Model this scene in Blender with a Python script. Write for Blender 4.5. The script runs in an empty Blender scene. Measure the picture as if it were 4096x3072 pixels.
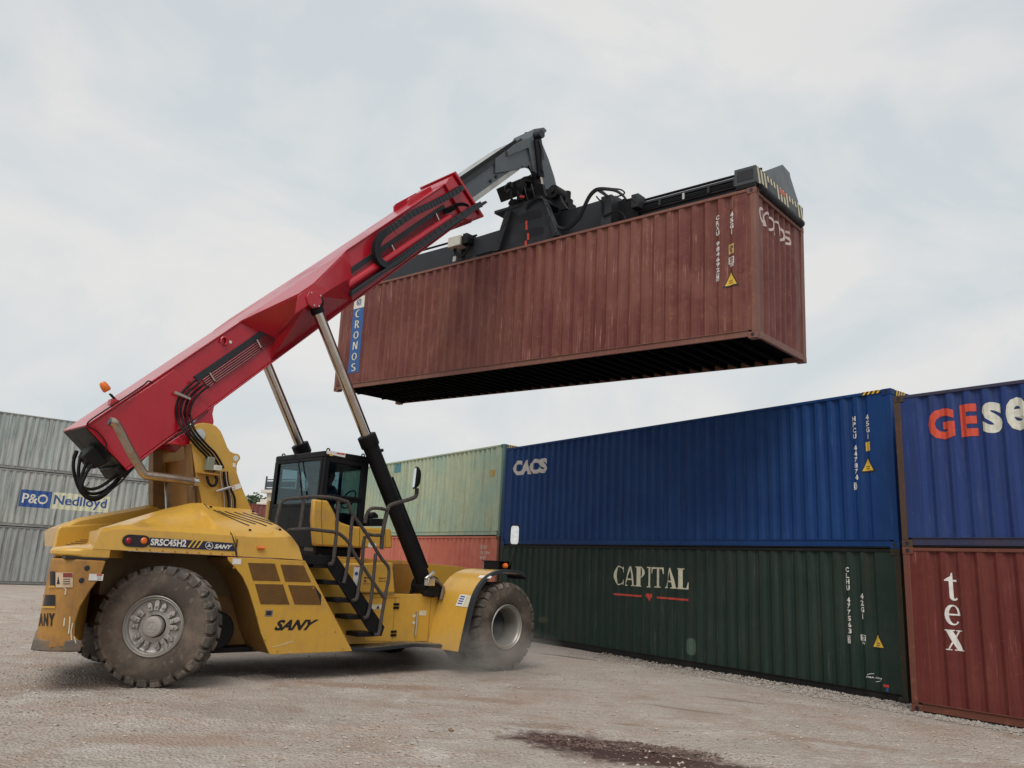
import bpy, bmesh, math, random
from mathutils import Vector, Matrix, noise
random.seed(7)
scn = bpy.context.scene
C = scn.collection
R = math.radians
# ------------------------------------------------------------------ camera
FPX, PITCH, ROLL, CAMH = 3184.5, 0.2286, 0.0514, 1.896
cp, sp, cr, sr = math.cos(PITCH), math.sin(PITCH), math.cos(ROLL), math.sin(ROLL)
FWD = Vector((0, cp, sp)); UP0 = Vector((0, -sp, cp)); RT0 = Vector((1, 0, 0))
RT = cr * RT0 + sr * UP0; UPV = -sr * RT0 + cr * UP0
CAM = Vector((0, 0, CAMH))
cd = bpy.data.cameras.new('camera'); cam = bpy.data.objects.new('camera', cd); C.objects.link(cam)
cd.sensor_width = 36; cd.lens = 36 * FPX / 4096; cd.clip_start = 0.1; cd.clip_end = 3000
cam.matrix_world = Matrix(((RT.x, UPV.x, -FWD.x, CAM.x), (RT.y, UPV.y, -FWD.y, CAM.y), (RT.z, UPV.z, -FWD.z, CAM.z), (0, 0, 0, 1)))
scn.camera = cam
# ------------------------------------------------------------------ light
SUN_EL, SUN_AZ = R(54), R(192)      # azimuth clockwise from +Y
sd = Vector((math.sin(SUN_AZ) * math.cos(SUN_EL), math.cos(SUN_AZ) * math.cos(SUN_EL), math.sin(SUN_EL)))
sl = bpy.data.lights.new('sun', 'SUN'); so = bpy.data.objects.new('sun', sl); C.objects.link(so)
sl.energy = 1.8; sl.angle = R(38); sl.color = (1, .96, .9)
so.rotation_euler = sd.to_track_quat('Z', 'Y').to_euler()
w = bpy.data.worlds.new('World'); scn.world = w; w.use_nodes = True
nt = w.node_tree; nt.nodes.clear()
def nd(nt, t, **k):
    n = nt.nodes.new(t)
    for a, b in k.items():
        if a.startswith('i_'): n.inputs[a[2:].replace('_', ' ')].default_value = b
        else: setattr(n, a, b)
    return n
out = nd(nt, 'ShaderNodeOutputWorld'); bg = nd(nt, 'ShaderNodeBackground'); bg.inputs[1].default_value = .1
sky = nd(nt, 'ShaderNodeTexSky', sky_type='NISHITA', sun_disc=False, sun_elevation=SUN_EL, sun_rotation=SUN_AZ)
sky.air_density = 1.6; sky.dust_density = 3
tc = nd(nt, 'ShaderNodeTexCoord'); mp_ = nd(nt, 'ShaderNodeMapping'); mp_.inputs['Scale'].default_value = (1, 1, 1.7); mp_.inputs['Location'].default_value = (.3, .1, 0)
n1 = nd(nt, 'ShaderNodeTexNoise', i_Scale=3.1, i_Detail=6.0, i_Roughness=.55, i_Distortion=.5)
n2 = nd(nt, 'ShaderNodeTexNoise', i_Scale=1.1, i_Detail=3.0, i_Roughness=.5)
r1 = nd(nt, 'ShaderNodeValToRGB'); r1.color_ramp.elements[0].position = .40; r1.color_ramp.elements[1].position = .60
r1.color_ramp.elements[0].color = (5.45, 5.85, 6.1, 1); r1.color_ramp.elements[1].color = (6.6, 6.56, 6.45, 1)
r2 = nd(nt, 'ShaderNodeValToRGB'); r2.color_ramp.elements[0].position = .35; r2.color_ramp.elements[1].position = .6
r2.color_ramp.elements[0].color = (.86, .86, .86, 1); r2.color_ramp.elements[1].color = (.98, .98, .98, 1)
mx = nd(nt, 'ShaderNodeMix', data_type='RGBA')
L = nt.links.new
L(tc.outputs['Generated'], mp_.inputs[0]); L(mp_.outputs[0], n1.inputs['Vector']); L(mp_.outputs[0], n2.inputs['Vector'])
L(n1.outputs['Fac'], r1.inputs[0]); L(n2.outputs['Fac'], r2.inputs[0])
L(r2.outputs[0], mx.inputs['Factor']); L(sky.outputs[0], mx.inputs['A']); L(r1.outputs[0], mx.inputs['B'])
L(mx.outputs['Result'], bg.inputs[0]); L(bg.outputs[0], out.inputs[0])
scn.view_settings.view_transform = 'Standard'; scn.view_settings.look = 'None'
scn.view_settings.exposure = .25; scn.view_settings.gamma = 1
scn.cycles.max_bounces = 6; scn.cycles.use_denoising = True
# ------------------------------------------------------------------ helpers
def ray(px, py): return FWD + (px - 2048) / FPX * RT - (py - 1536) / FPX * UPV
def hit(Mi, px, py, axis, val):
    o = Mi @ CAM; d = Mi.to_3x3() @ ray(px, py)
    return o + d * ((val - o[axis]) / d[axis])
class MB:
    """collects faces for ONE mesh object"""
    def __init__(s): s.v = []; s.f = []
    def add(s, vs, fs):
        b = len(s.v); s.v += [Vector(v) for v in vs]; s.f += [[b + i for i in f] for f in fs]; return s
    def box(s, x0, x1, y0, y1, z0, z1, M=None):
        vs = [Vector((x, y, z)) for z in (z0, z1) for y in (y0, y1) for x in (x0, x1)]
        if M: vs = [M @ v for v in vs]
        return s.add(vs, [[0, 2, 3, 1], [4, 5, 7, 6], [0, 1, 5, 4], [2, 6, 7, 3], [0, 4, 6, 2], [1, 3, 7, 5]])
    def prism(s, poly, y0, y1, fn=None):
        """poly of (x,z) extruded along y; fn maps (x,y,z)"""
        n = len(poly); vs = [(x, y0, z) for x, z in poly] + [(x, y1, z) for x, z in poly]
        if fn: vs = [fn(*v) for v in vs]
        fs = [[(i + 1) % n, i, n + i, n + (i + 1) % n] for i in range(n)] + [list(range(n)), list(range(2 * n - 1, n - 1, -1))]
        return s.add(vs, fs)
    def loft(s, rings, closed=True, cap=True):
        n = len(rings[0]); vs = [p for r in rings for p in r]; fs = []
        for k in range(len(rings) - 1):
            for i in range(n if closed else n - 1):
                j = (i + 1) % n
                fs.append([k * n + i, k * n + j, (k + 1) * n + j, (k + 1) * n + i])
        if cap and closed: fs += [list(range(n - 1, -1, -1)), [(len(rings) - 1) * n + i for i in range(n)]]
        return s.add(vs, fs)
    def tube(s, path, r, n=8, closed=False):
        path = [Vector(p) for p in path]; rings = []; up = None
        for i, p in enumerate(path):
            a = path[max(0, i - 1)]; b = path[min(len(path) - 1, i + 1)]; t = (b - a).normalized()
            if up is None:
                up = t.orthogonal().normalized()
            up = (up - t * up.dot(t)).normalized(); sd_ = t.cross(up)
            rr = r[i] if isinstance(r, (list, tuple)) else r
            rings.append([p + (up * math.cos(2 * math.pi * k / n) + sd_ * math.sin(2 * math.pi * k / n)) * rr for k in range(n)])
        return s.loft(rings)
    def cyl(s, a, b, r, n=20): return s.tube([a, b], r, n)
    def lathe(s, prof, c, axis=Vector((0, 1, 0)), n=48, cap=False):
        """prof of (radius, along)"""
        axis = axis.normalized(); u = axis.orthogonal().normalized(); v = axis.cross(u); c = Vector(c)
        rings = [[c + axis * h + (u * math.cos(2 * math.pi * k / n) + v * math.sin(2 * math.pi * k / n)) * r for k in range(n)] for r, h in prof]
        return s.loft(rings, True, cap)
    def bm(s):
        b = bmesh.new(); vs = [b.verts.new(v) for v in s.v]
        for f in s.f:
            try: b.faces.new([vs[i] for i in f])
            except ValueError: pass
        return b
    def build(s, name, mat, parent=None, bevel=0, ang=35, recalc=True, **props):
        b = s.bm()
        if recalc: bmesh.ops.recalc_face_normals(b, faces=b.faces)
        me = bpy.data.meshes.new(name); b.to_mesh(me); b.free()
        return link(name, me, mat, parent, bevel, ang, **props)
def link(name, me, mat, parent=None, bevel=0, ang=35, **props):
    o = bpy.data.objects.new(name, me); C.objects.link(o)
    for m in (mat if isinstance(mat, (list, tuple)) else [mat]): me.materials.append(m)
    for p in me.polygons: p.use_smooth = True
    me.set_sharp_from_angle(angle=R(ang))
    if parent: o.parent = parent
    if bevel:
        b = o.modifiers.new('bevel', 'BEVEL'); b.width = bevel; b.segments = 2; b.limit_method = 'ANGLE'; b.angle_limit = R(40)
    for k, v in props.items(): o[k] = v
    return o
def thing(name, label, cat, M=None, group=None):
    o = bpy.data.objects.new(name, None); C.objects.link(o); o.empty_display_size = .3
    if M is not None: o.matrix_world = M
    o['label'] = label; o['category'] = cat
    if group: o['group'] = group
    return o
def smooth_path(pts, k=6):
    """Catmull-Rom through points"""
    pts = [Vector(p) for p in pts]; P = [pts[0] * 2 - pts[1]] + pts + [pts[-1] * 2 - pts[-2]]; o = []
    for i in range(1, len(P) - 2):
        for j in range(k):
            t = j / k; a, b, c, d = P[i - 1], P[i], P[i + 1], P[i + 2]
            o.append(.5 * ((2 * b) + (c - a) * t + (2 * a - 5 * b + 4 * c - d) * t * t + (3 * b - a - 3 * c + d) * t ** 3))
    return o + [pts[-1]]
# ------------------------------------------------------------------ materials
def newmat(name):
    m = bpy.data.materials.new(name); m.use_nodes = True; t = m.node_tree
    return m, t, t.nodes['Principled BSDF']
def ramp(t, src, p0, p1, c0=(0, 0, 0, 1), c1=(1, 1, 1, 1)):
    r = nd(t, 'ShaderNodeValToRGB'); e = r.color_ramp.elements; e[0].position = p0; e[1].position = p1; e[0].color = c0; e[1].color = c1
    t.links.new(src, r.inputs[0]); return r.outputs[0]
def mixc(t, fac, a, b):
    m = nd(t, 'ShaderNodeMix', data_type='RGBA')
    for s, v in (('Factor', fac), ('A', a), ('B', b)):
        if hasattr(v, 'links'): t.links.new(v, m.inputs[s])
        elif s == 'Factor': m.inputs[s].default_value = v
        else: m.inputs[s].default_value = (*v[:3], 1)
    return m.outputs['Result']
def noise_(t, vec, scale, detail=4, rough=.55, dist=0):
    n = nd(t, 'ShaderNodeTexNoise', i_Scale=scale, i_Detail=detail, i_Roughness=rough, i_Distortion=dist); t.links.new(vec, n.inputs['Vector']); return n.outputs['Fac']
def mapped(t, scale=(1, 1, 1), loc=(0, 0, 0)):
    c = nd(t, 'ShaderNodeTexCoord'); m = nd(t, 'ShaderNodeMapping'); m.inputs['Scale'].default_value = scale; m.inputs['Location'].default_value = loc
    t.links.new(c.outputs['Object'], m.inputs[0]); return m.outputs[0]
def paint(name, col, rough=.4, metal=0., coat=0., dirt=(.16, .12, .09), amt=.35, scale=2.0, bump=.02, streak=0., spec=.5):
    m, t, b = newmat(name); v = mapped(t, loc=(random.random() * 9, 3, 1))
    f = ramp(t, noise_(t, v, scale, 6, .62, .4), .5, .78); f2 = ramp(t, noise_(t, v, scale * 9, 4, .6), .58, .74)
    mm = nd(t, 'ShaderNodeMath', operation='MULTIPLY'); t.links.new(f, mm.inputs[0]); mm.inputs[1].default_value = amt
    c = mixc(t, mm.outputs[0], col, dirt)
    m2 = nd(t, 'ShaderNodeMath', operation='MULTIPLY'); t.links.new(f2, m2.inputs[0]); m2.inputs[1].default_value = amt * .5
    c = mixc(t, m2.outputs[0], c, dirt)
    if streak:
        vs = mapped(t, (7, 7, .5)); fs = ramp(t, noise_(t, vs, 2, 4, .6), .55, .75)
        m3 = nd(t, 'ShaderNodeMath', operation='MULTIPLY'); t.links.new(fs, m3.inputs[0]); m3.inputs[1].default_value = streak; c = mixc(t, m3.outputs[0], c, dirt)
    t.links.new(c, b.inputs['Base Color'])
    rr = nd(t, 'ShaderNodeMapRange'); rr.inputs['To Min'].default_value = rough; rr.inputs['To Max'].default_value = min(1, rough + .35)
    t.links.new(f, rr.inputs['Value']); t.links.new(rr.outputs[0], b.inputs['Roughness'])
    b.inputs['Metallic'].default_value = metal; b.inputs['Coat Weight'].default_value = coat; b.inputs['Coat Roughness'].default_value = .12
    b.inputs['Specular IOR Level'].default_value = spec
    if bump:
        bp = nd(t, 'ShaderNodeBump', i_Strength=.25, i_Distance=bump); t.links.new(noise_(t, v, scale * 12, 5), bp.inputs['Height']); t.links.new(bp.outputs[0], b.inputs['Normal'])
    return m
def plain(name, col, rough=.5, metal=0.):
    m, t, b = newmat(name); v = mapped(t)
    f = ramp(t, noise_(t, v, 14, 4), .35, .7); c = mixc(t, f, tuple(x * .82 for x in col), col)
    t.links.new(c, b.inputs['Base Color']); b.inputs['Roughness'].default_value = rough; b.inputs['Metallic'].default_value = metal; return m
def steelbox(name, col, fade, rust, fa=.5, ra=.25, sa=.3, seed=0., rough=.5, wear=.0):
    """weathered container paint: faded patches, vertical run marks, rust specks and scuffs"""
    m, t, b = newmat(name); v = mapped(t, loc=(seed, seed * .7, seed * .3)); vs = mapped(t, (9, 9, .35), (seed, 0, 0)); vh = mapped(t, (1.2, 1, 5), (0, seed, 2))
    def k(src, p0, p1, a):
        mm = nd(t, 'ShaderNodeMath', operation='MULTIPLY'); t.links.new(ramp(t, src, p0, p1), mm.inputs[0]); mm.inputs[1].default_value = a; return mm.outputs[0]
    c = mixc(t, k(noise_(t, v, .55, 6, .65, .8), .42, .60, fa), col, fade)
    c = mixc(t, k(noise_(t, vs, 1.1, 5, .6), .5, .72, sa), c, tuple(x * .55 for x in rust))
    c = mixc(t, k(noise_(t, vs, 1.9, 4, .6), .55, .72, sa * .7), c, tuple(min(1, x * 1.5) for x in fade))
    c = mixc(t, k(noise_(t, v, 6, 8, .75), .555, .64, ra), c, rust)
    c = mixc(t, k(noise_(t, vh, 5, 7, .7), .61, .68, ra * .8), c, tuple(min(1, x * 2.2 + .05) for x in fade))
    if wear:   # thin pale scuffs running down the ribs
        v3 = mapped(t, (26, 26, 1.1), (seed * 2, 0, 0)); q = nd(t, 'ShaderNodeMath', operation='MULTIPLY'); t.links.new(k(noise_(t, v3, 1.0, 5, .7), .57, .64, wear), q.inputs[0]); t.links.new(ramp(t, noise_(t, v, 1.1, 4, .6), .45, .62), q.inputs[1])
        c = mixc(t, q.outputs[0], c, tuple(min(1, x * 1.6 + .06) for x in fade))
    if wear:   # paint rubbed off along the edges of the ribs
        o = nd(t, 'ShaderNodeTexCoord'); sx = nd(t, 'ShaderNodeSeparateXYZ'); t.links.new(o.outputs['Object'], sx.inputs[0]); last = sx.outputs[0]
        for op, val in (('SUBTRACT', .397), ('DIVIDE', .278), ('FRACT', None)):
            q = nd(t, 'ShaderNodeMath', operation=op); t.links.new(last, q.inputs[0]); last = q.outputs[0]
            if val: q.inputs[1].default_value = val
        rp = nd(t, 'ShaderNodeValToRGB'); e = rp.color_ramp.elements; e[0].position = .70; e[0].color = (0, 0, 0, 1); e[1].position = 1.; e[1].color = (.9, .9, .9, 1)
        for ps, g in ((.74, 1.), (.80, .25), (.94, .2)): k_ = e.new(ps); k_.color = (g, g, g, 1)
        t.links.new(last, rp.inputs[0]); q = nd(t, 'ShaderNodeMath', operation='MULTIPLY'); t.links.new(rp.outputs[0], q.inputs[0]); t.links.new(k(noise_(t, vs, .8, 6, .7), .36, .66, wear), q.inputs[1])
        c = mixc(t, q.outputs[0], c, tuple(x * .5 + y * .5 for x, y in zip(rust, fade)))
    t.links.new(c, b.inputs['Base Color']); b.inputs['Roughness'].default_value = rough + .05; b.inputs['Specular IOR Level'].default_value = .22
    bp = nd(t, 'ShaderNodeBump', i_Strength=.35, i_Distance=.01); t.links.new(noise_(t, v, 9, 6), bp.inputs['Height']); t.links.new(bp.outputs[0], b.inputs['Normal'])
    return m
def glassmat(name, tint=(.75, .85, .85)):
    m, t, b = newmat(name); t.nodes.remove(b); o = t.nodes['Material Output']
    tr = nd(t, 'ShaderNodeBsdfTransparent'); tr.inputs[0].default_value = (*tint, 1); gl = nd(t, 'ShaderNodeBsdfGlossy', i_Roughness=.03)
    lw = nd(t, 'ShaderNodeLayerWeight', i_Blend=.18); mr = nd(t, 'ShaderNodeMapRange'); mr.inputs['To Min'].default_value = .012; mr.inputs['To Max'].default_value = .3
    t.links.new(lw.outputs['Fresnel'], mr.inputs['Value']); ms = nd(t, 'ShaderNodeMixShader')
    t.links.new(mr.outputs[0], ms.inputs[0]); t.links.new(tr.outputs[0], ms.inputs[1]); t.links.new(gl.outputs[0], ms.inputs[2]); t.links.new(ms.outputs[0], o.inputs['Surface']); return m
YEL = paint('yellow_paint', (.55, .315, .048), .3, 0, .35, (.27, .15, .07), .5, 1.6, .004, .2, .4)
YELD = paint('worn_yellow_paint', (.40, .195, .034), .45, 0, .05, (.15, .075, .04), .8, 2.2, .008, .4)
BROWN = paint('shaded_frame_paint', (.20, .10, .025), .55, 0, 0, (.06, .04, .025), .7, 2.2, .006, .3)  # brown darkened so the shade beside the tyre is in the colour
RED = paint('red_paint', (.39, .007, .020), .3, 0, .45, (.13, .008, .012), .4, 1.1, .003, .22, .35)
DKG = paint('dark_grey_paint', (.020, .023, .028), .45, 0, 0, (.05, .046, .042), .35, 2.5, .005, .2, .3)
BLK = paint('black_paint', (.006, .006, .007), .5, 0, 0, (.022, .019, .017), .3, 3, .004, .15, .2)
SLATE = paint('slate_blue_paint', (.045, .058, .070), .4, 0, .2, (.16, .15, .14), .4, 2.2, .004, .2)
RUB = paint('dusty_rubber', (.065, .053, .044), .85, 0, 0, (.235, .180, .142), 1.0, 1.3, .012, 0, .2)
TRD = paint('dusty_tread', (.075, .065, .057), .85, 0, 0, (.38, .32, .265), 1.0, 2.0, .02, 0, .2)
RIM = paint('rim_grey', (.36, .34, .315), .4, .55, 0, (.24, .2, .16), .8, 4, .006)
STEEL = paint('bright_steel', (.55, .54, .52), .22, .9, 0, (.3, .24, .17), .35, 4, .001)
CHROME = paint('chrome_rod', (.50, .46, .42), .14, 1.0, 0, (.30, .17, .09), .55, 1.7, .0005)
PIPE = paint('exhaust_metal', (.42, .34, .27), .28, .9, 0, (.2, .11, .06), .7, 3, .002)
HOSE = plain('black_hose', (.004, .004, .005), .6); HOSE.node_tree.nodes['Principled BSDF'].inputs['Specular IOR Level'].default_value = .25
MDG = paint('mid_grey_paint', (.042, .048, .056), .45, 0, 0, (.08, .07, .06), .5, 3, .005, .2, .4)
RAILM = paint('wrapped_rail', (.055, .045, .040), .85, 0, 0, (.013, .012, .012), 1.0, 9, .03)
GLASS = glassmat('cab_glass', (.60, .70, .72)); DARK = plain('dark_interior', (.018, .022, .026), .6)
WHITE = plain('white_paint', (.74, .72, .68), .5); CREAM = plain('cream_decal', (.66, .62, .46), .5); BLKD = plain('black_decal', (.012, .011, .014), .4)
REDD = plain('red_decal', (.55, .05, .03), .5); BLUED = plain('blue_decal', (.03, .09, .30), .5); YELD2 = plain('yellow_decal', (.75, .48, .05), .5)
ORANGE = plain('amber_lens', (.75, .16, .02), .2); LENS = plain('red_lens', (.25, .01, .015), .15); MIRROR = plain('mirror_glass', (.85, .87, .88), .03, 1.0)
GREYBOX = plain('grey_box', (.55, .53, .47), .5); NAVY = plain('navy_decal', (.02, .02, .05), .4)
# ------------------------------------------------------------------ lettering
def text_geo(body, bold=0., shear=0.):
    cu = bpy.data.curves.new('t', 'FONT'); cu.body = body; cu.offset = bold; cu.shear = shear; cu.fill_mode = 'FRONT'; cu.resolution_u = 3
    o = bpy.data.objects.new('t', cu); C.objects.link(o); dg = bpy.context.evaluated_depsgraph_get(); me = o.evaluated_get(dg).to_mesh()
    vs = [(v.co.x, v.co.y) for v in me.vertices]; fs = [list(p.vertices) for p in me.polygons]
    o.evaluated_get(dg).to_mesh_clear(); bpy.data.objects.remove(o); bpy.data.curves.remove(cu)
    xs = [v[0] for v in vs]; ys = [v[1] for v in vs]; x0, x1, y0, y1 = min(xs), max(xs), min(ys), max(ys)
    return [((x - x0) / (x1 - x0), (y - y0) / (y1 - y0)) for x, y in vs], fs
def arc(cx, cy, rx, ry, a0, a1, n=16): return [(cx + rx * math.cos(R(a0 + (a1 - a0) * i / n)), cy + ry * math.sin(R(a0 + (a1 - a0) * i / n))) for i in range(n + 1)]
def ringp(o, i, a0, a1): 
    A, B = arc(*o, a0, a1), arc(*i, a0, a1); return [[A[k], A[k + 1], B[k + 1], B[k]] for k in range(len(A) - 1)]
def bx_(x0, x1, y0, y1): return [(x0, y0), (x1, y0), (x1, y1), (x0, y1)]
SERIF = {
 'C': ringp((.52, .5, .52, .5), (.60, .5, .36, .44), 42, 318) + [[(.84, .97), (.9, .97), (.92, .66), (.87, .66)], [(.87, .3), (.93, .28), (.9, .04), (.84, .04)]],
 'A': [[(.10, .05), (.19, .05), (.53, .90), (.47, 1)], [(.47, 1), (.56, 1), (.94, .05), (.68, .05)], [(.24, .30), (.74, .30), (.71, .37), (.27, .37)], bx_(0, .34, 0, .05), bx_(.56, 1.03, 0, .05)],
 'P': [bx_(.12, .42, .05, .95), bx_(0, .56, 0, .05), bx_(0, .44, .95, 1)] + ringp((.42, .72, .54, .28), (.42, .72, .24, .22), -90, 90),
 'I': [bx_(.28, .72, .05, .95), bx_(.02, .98, 0, .05), bx_(.02, .98, .95, 1)],
 'T': [bx_(.36, .64, .05, .92), bx_(.2, .8, 0, .05), bx_(0, 1, .92, 1), [(0, .92), (.1, .92), (.05, .68), (0, .68)], [(.9, .92), (1, .92), (1, .68), (.95, .68)]],
 'L': [bx_(.12, .42, .06, .95), bx_(0, .54, .95, 1), bx_(0, .88, 0, .06), [(.8, .06), (.88, 0), (1, 0), (1, .34), (.95, .34)]],
 't': [bx_(.36, .66, .14, .70), [(.36, .70), (.66, .70), (.66, 1), (.56, 1)], [(.0, .70), (.36, .70), (.50, .88), (.0, .74)], bx_(.66, .98, .68, .75)] + ringp((.70, .15, .34, .15), (.78, .17, .12, .10), 180, 330),
 'e': ringp((.5, .5, .5, .5), (.56, .5, .27, .43), 4, 318) + [bx_(.27, .99, .48, .56)],
 'x': [[(.10, .95), (.46, .95), (.98, .05), (.62, .05)], [(.74, .95), (.84, .95), (.26, .05), (.16, .05)], bx_(0, .56, .95, 1), bx_(.62, 1, .95, 1), bx_(0, .38, 0, .05), bx_(.5, 1.06, 0, .05)]}
def serif_geo(ch):
    vs, fs = [], []
    for p in SERIF[ch]:
        b = len(vs); vs += p; fs.append([b + i for i in range(len(p))])
    return vs, fs
def poly_geo(*polys):
    vs, fs = [], []
    for p in polys:
        b = len(vs); vs += list(p); fs.append([b + i for i in range(len(p))])
    return vs, fs
RECT = poly_geo(bx_(0, 1, 0, 1)); TRI = poly_geo([(0, 0), (1, 0), (.5, 1)])
FRAME = poly_geo([(0, 0), (1, 0), (.88, .1), (.12, .1)], [(1, 0), (1, 1), (.88, .9), (.88, .1)], [(1, 1), (0, 1), (.12, .9), (.88, .9)], [(0, 1), (0, 0), (.12, .1), (.12, .9)])
def lay(mb, geo, corners, surf, cuts=((), ()), lift=0.):
    """put unit-square geometry into the quad corners (bl, br, tr, tl) of a face's (u,z) and drop it on surf(u,z)->point"""
    bl, br, tr, tl = [Vector(c) for c in corners]; b = bmesh.new(); vs = []
    for k, (x, y) in enumerate(geo[0]):
        p = bl * (1 - x) * (1 - y) + br * x * (1 - y) + tr * x * y + tl * (1 - x) * y; vs.append(b.verts.new((p[0], p[1], 0)))
    for f in geo[1]:
        try: b.faces.new([vs[i] for i in f])
        except ValueError: pass
    us = [v.co.x for v in vs]; zs = [v.co.y for v in vs]
    for ax, cl, rng in ((0, cuts[0], us), (1, cuts[1], zs)):
        for cval in cl:
            if min(rng) < cval < max(rng):
                co = [0, 0, 0]; no = [0, 0, 0]; co[ax] = cval; no[ax] = 1
                bmesh.ops.bisect_plane(b, geom=b.verts[:] + b.edges[:] + b.faces[:], plane_co=co, plane_no=no)
    b.verts.index_update(); base = len(mb.v)
    for v in b.verts: mb.v.append(Vector(surf(v.co.x, v.co.y, lift)))
    for f in b.faces: mb.f.append([base + v.index for v in f.verts])
    b.free()
# ------------------------------------------------------------------ shipping containers
LEN, WID, HIGH, STD = 12.192, 2.438, 2.896, 2.591
PITCHC = .278
def breaks(u0, u1):
    o = [u0]; n = int((u1 - u0 - .36) / PITCHC); s = u0 + (u1 - u0 - n * PITCHC) / 2
    for i in range(n): o += [s + i * PITCHC + k * PITCHC for k in (0.0, .24, .5, .74)]
    o += [s + n * PITCHC, u1]; return o, s, n
def corr(u, s, n, depth=.042):
    q = (u - s) / PITCHC
    if q <= 0 or q >= n: return 0.
    t = q % 1.0
    return depth * (0 if t < .0 else t / .24 if t < .24 else 1 if t < .5 else (.74 - t) / .24 if t < .74 else 0)
class Box:
    """one 40 ft container; local x along the side seen here, y into the box, z up; near face y=0"""
    def __init__(s, M, H, seed, dent, flat=None): s.flat = flat; s.M = M; s.Mi = M.inverted(); s.H = H; s.seed = seed; s.dent = dent
    def dn(s, a, z): return s.dent * noise.noise(Vector((a * .9 + s.seed, z * .8, s.seed * 1.7))) + .45 * s.dent * noise.noise(Vector((a * 2.7, z * 2.3, s.seed + 5)))
    def cor(s, u):
        if s.flat:
            a, b = s.flat
            if a <= u <= b: return 0.
            if a - .05 < u < a: return corr(a - .05, *s.bs[1:]) * (a - u) / .05
            if b < u < b + .04: return corr(b + .04, *s.bs[1:]) * (u - b) / .04
        return corr(u, *s.bs[1:])
    def side(s, u, z, lift=0.): return (u, .014 + s.cor(u) + abs(s.dn(u, z)) - lift, z)
    def end(s, u, z, lift=0.): return (LEN - .03 - corr(u, *s.be[1:], .055) - abs(s.dn(u, z + 9)) + lift, u, z)
    def px(s, x, y): p = hit(s.Mi, x, y, 1, .014); return (p.x, p.z)
    def pxe(s, x, y): p = hit(s.Mi, x, y, 0, LEN - .03); return (p.y, p.z)
def rowmat(right, yaw, tilt=0., roll=0.):
    d = Vector((math.cos(yaw) * math.cos(tilt), math.sin(yaw) * math.cos(tilt), math.sin(tilt))); n = Vector((-math.sin(yaw), math.cos(yaw), 0)); u = d.cross(n)
    n2 = n * math.cos(roll) + u * math.sin(roll); u2 = u * math.cos(roll) - n * math.sin(roll); o = Vector(right) - d * LEN
    return Matrix(((d.x, n2.x, u2.x, o.x), (d.y, n2.y, u2.y, o.y), (d.z, n2.z, u2.z, o.z), (0, 0, 0, 1)))
HOLE = [(.5 + .5 * math.cos(a * .5236), .5 + .5 * math.sin(a * .5236)) for a in range(12)]
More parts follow.
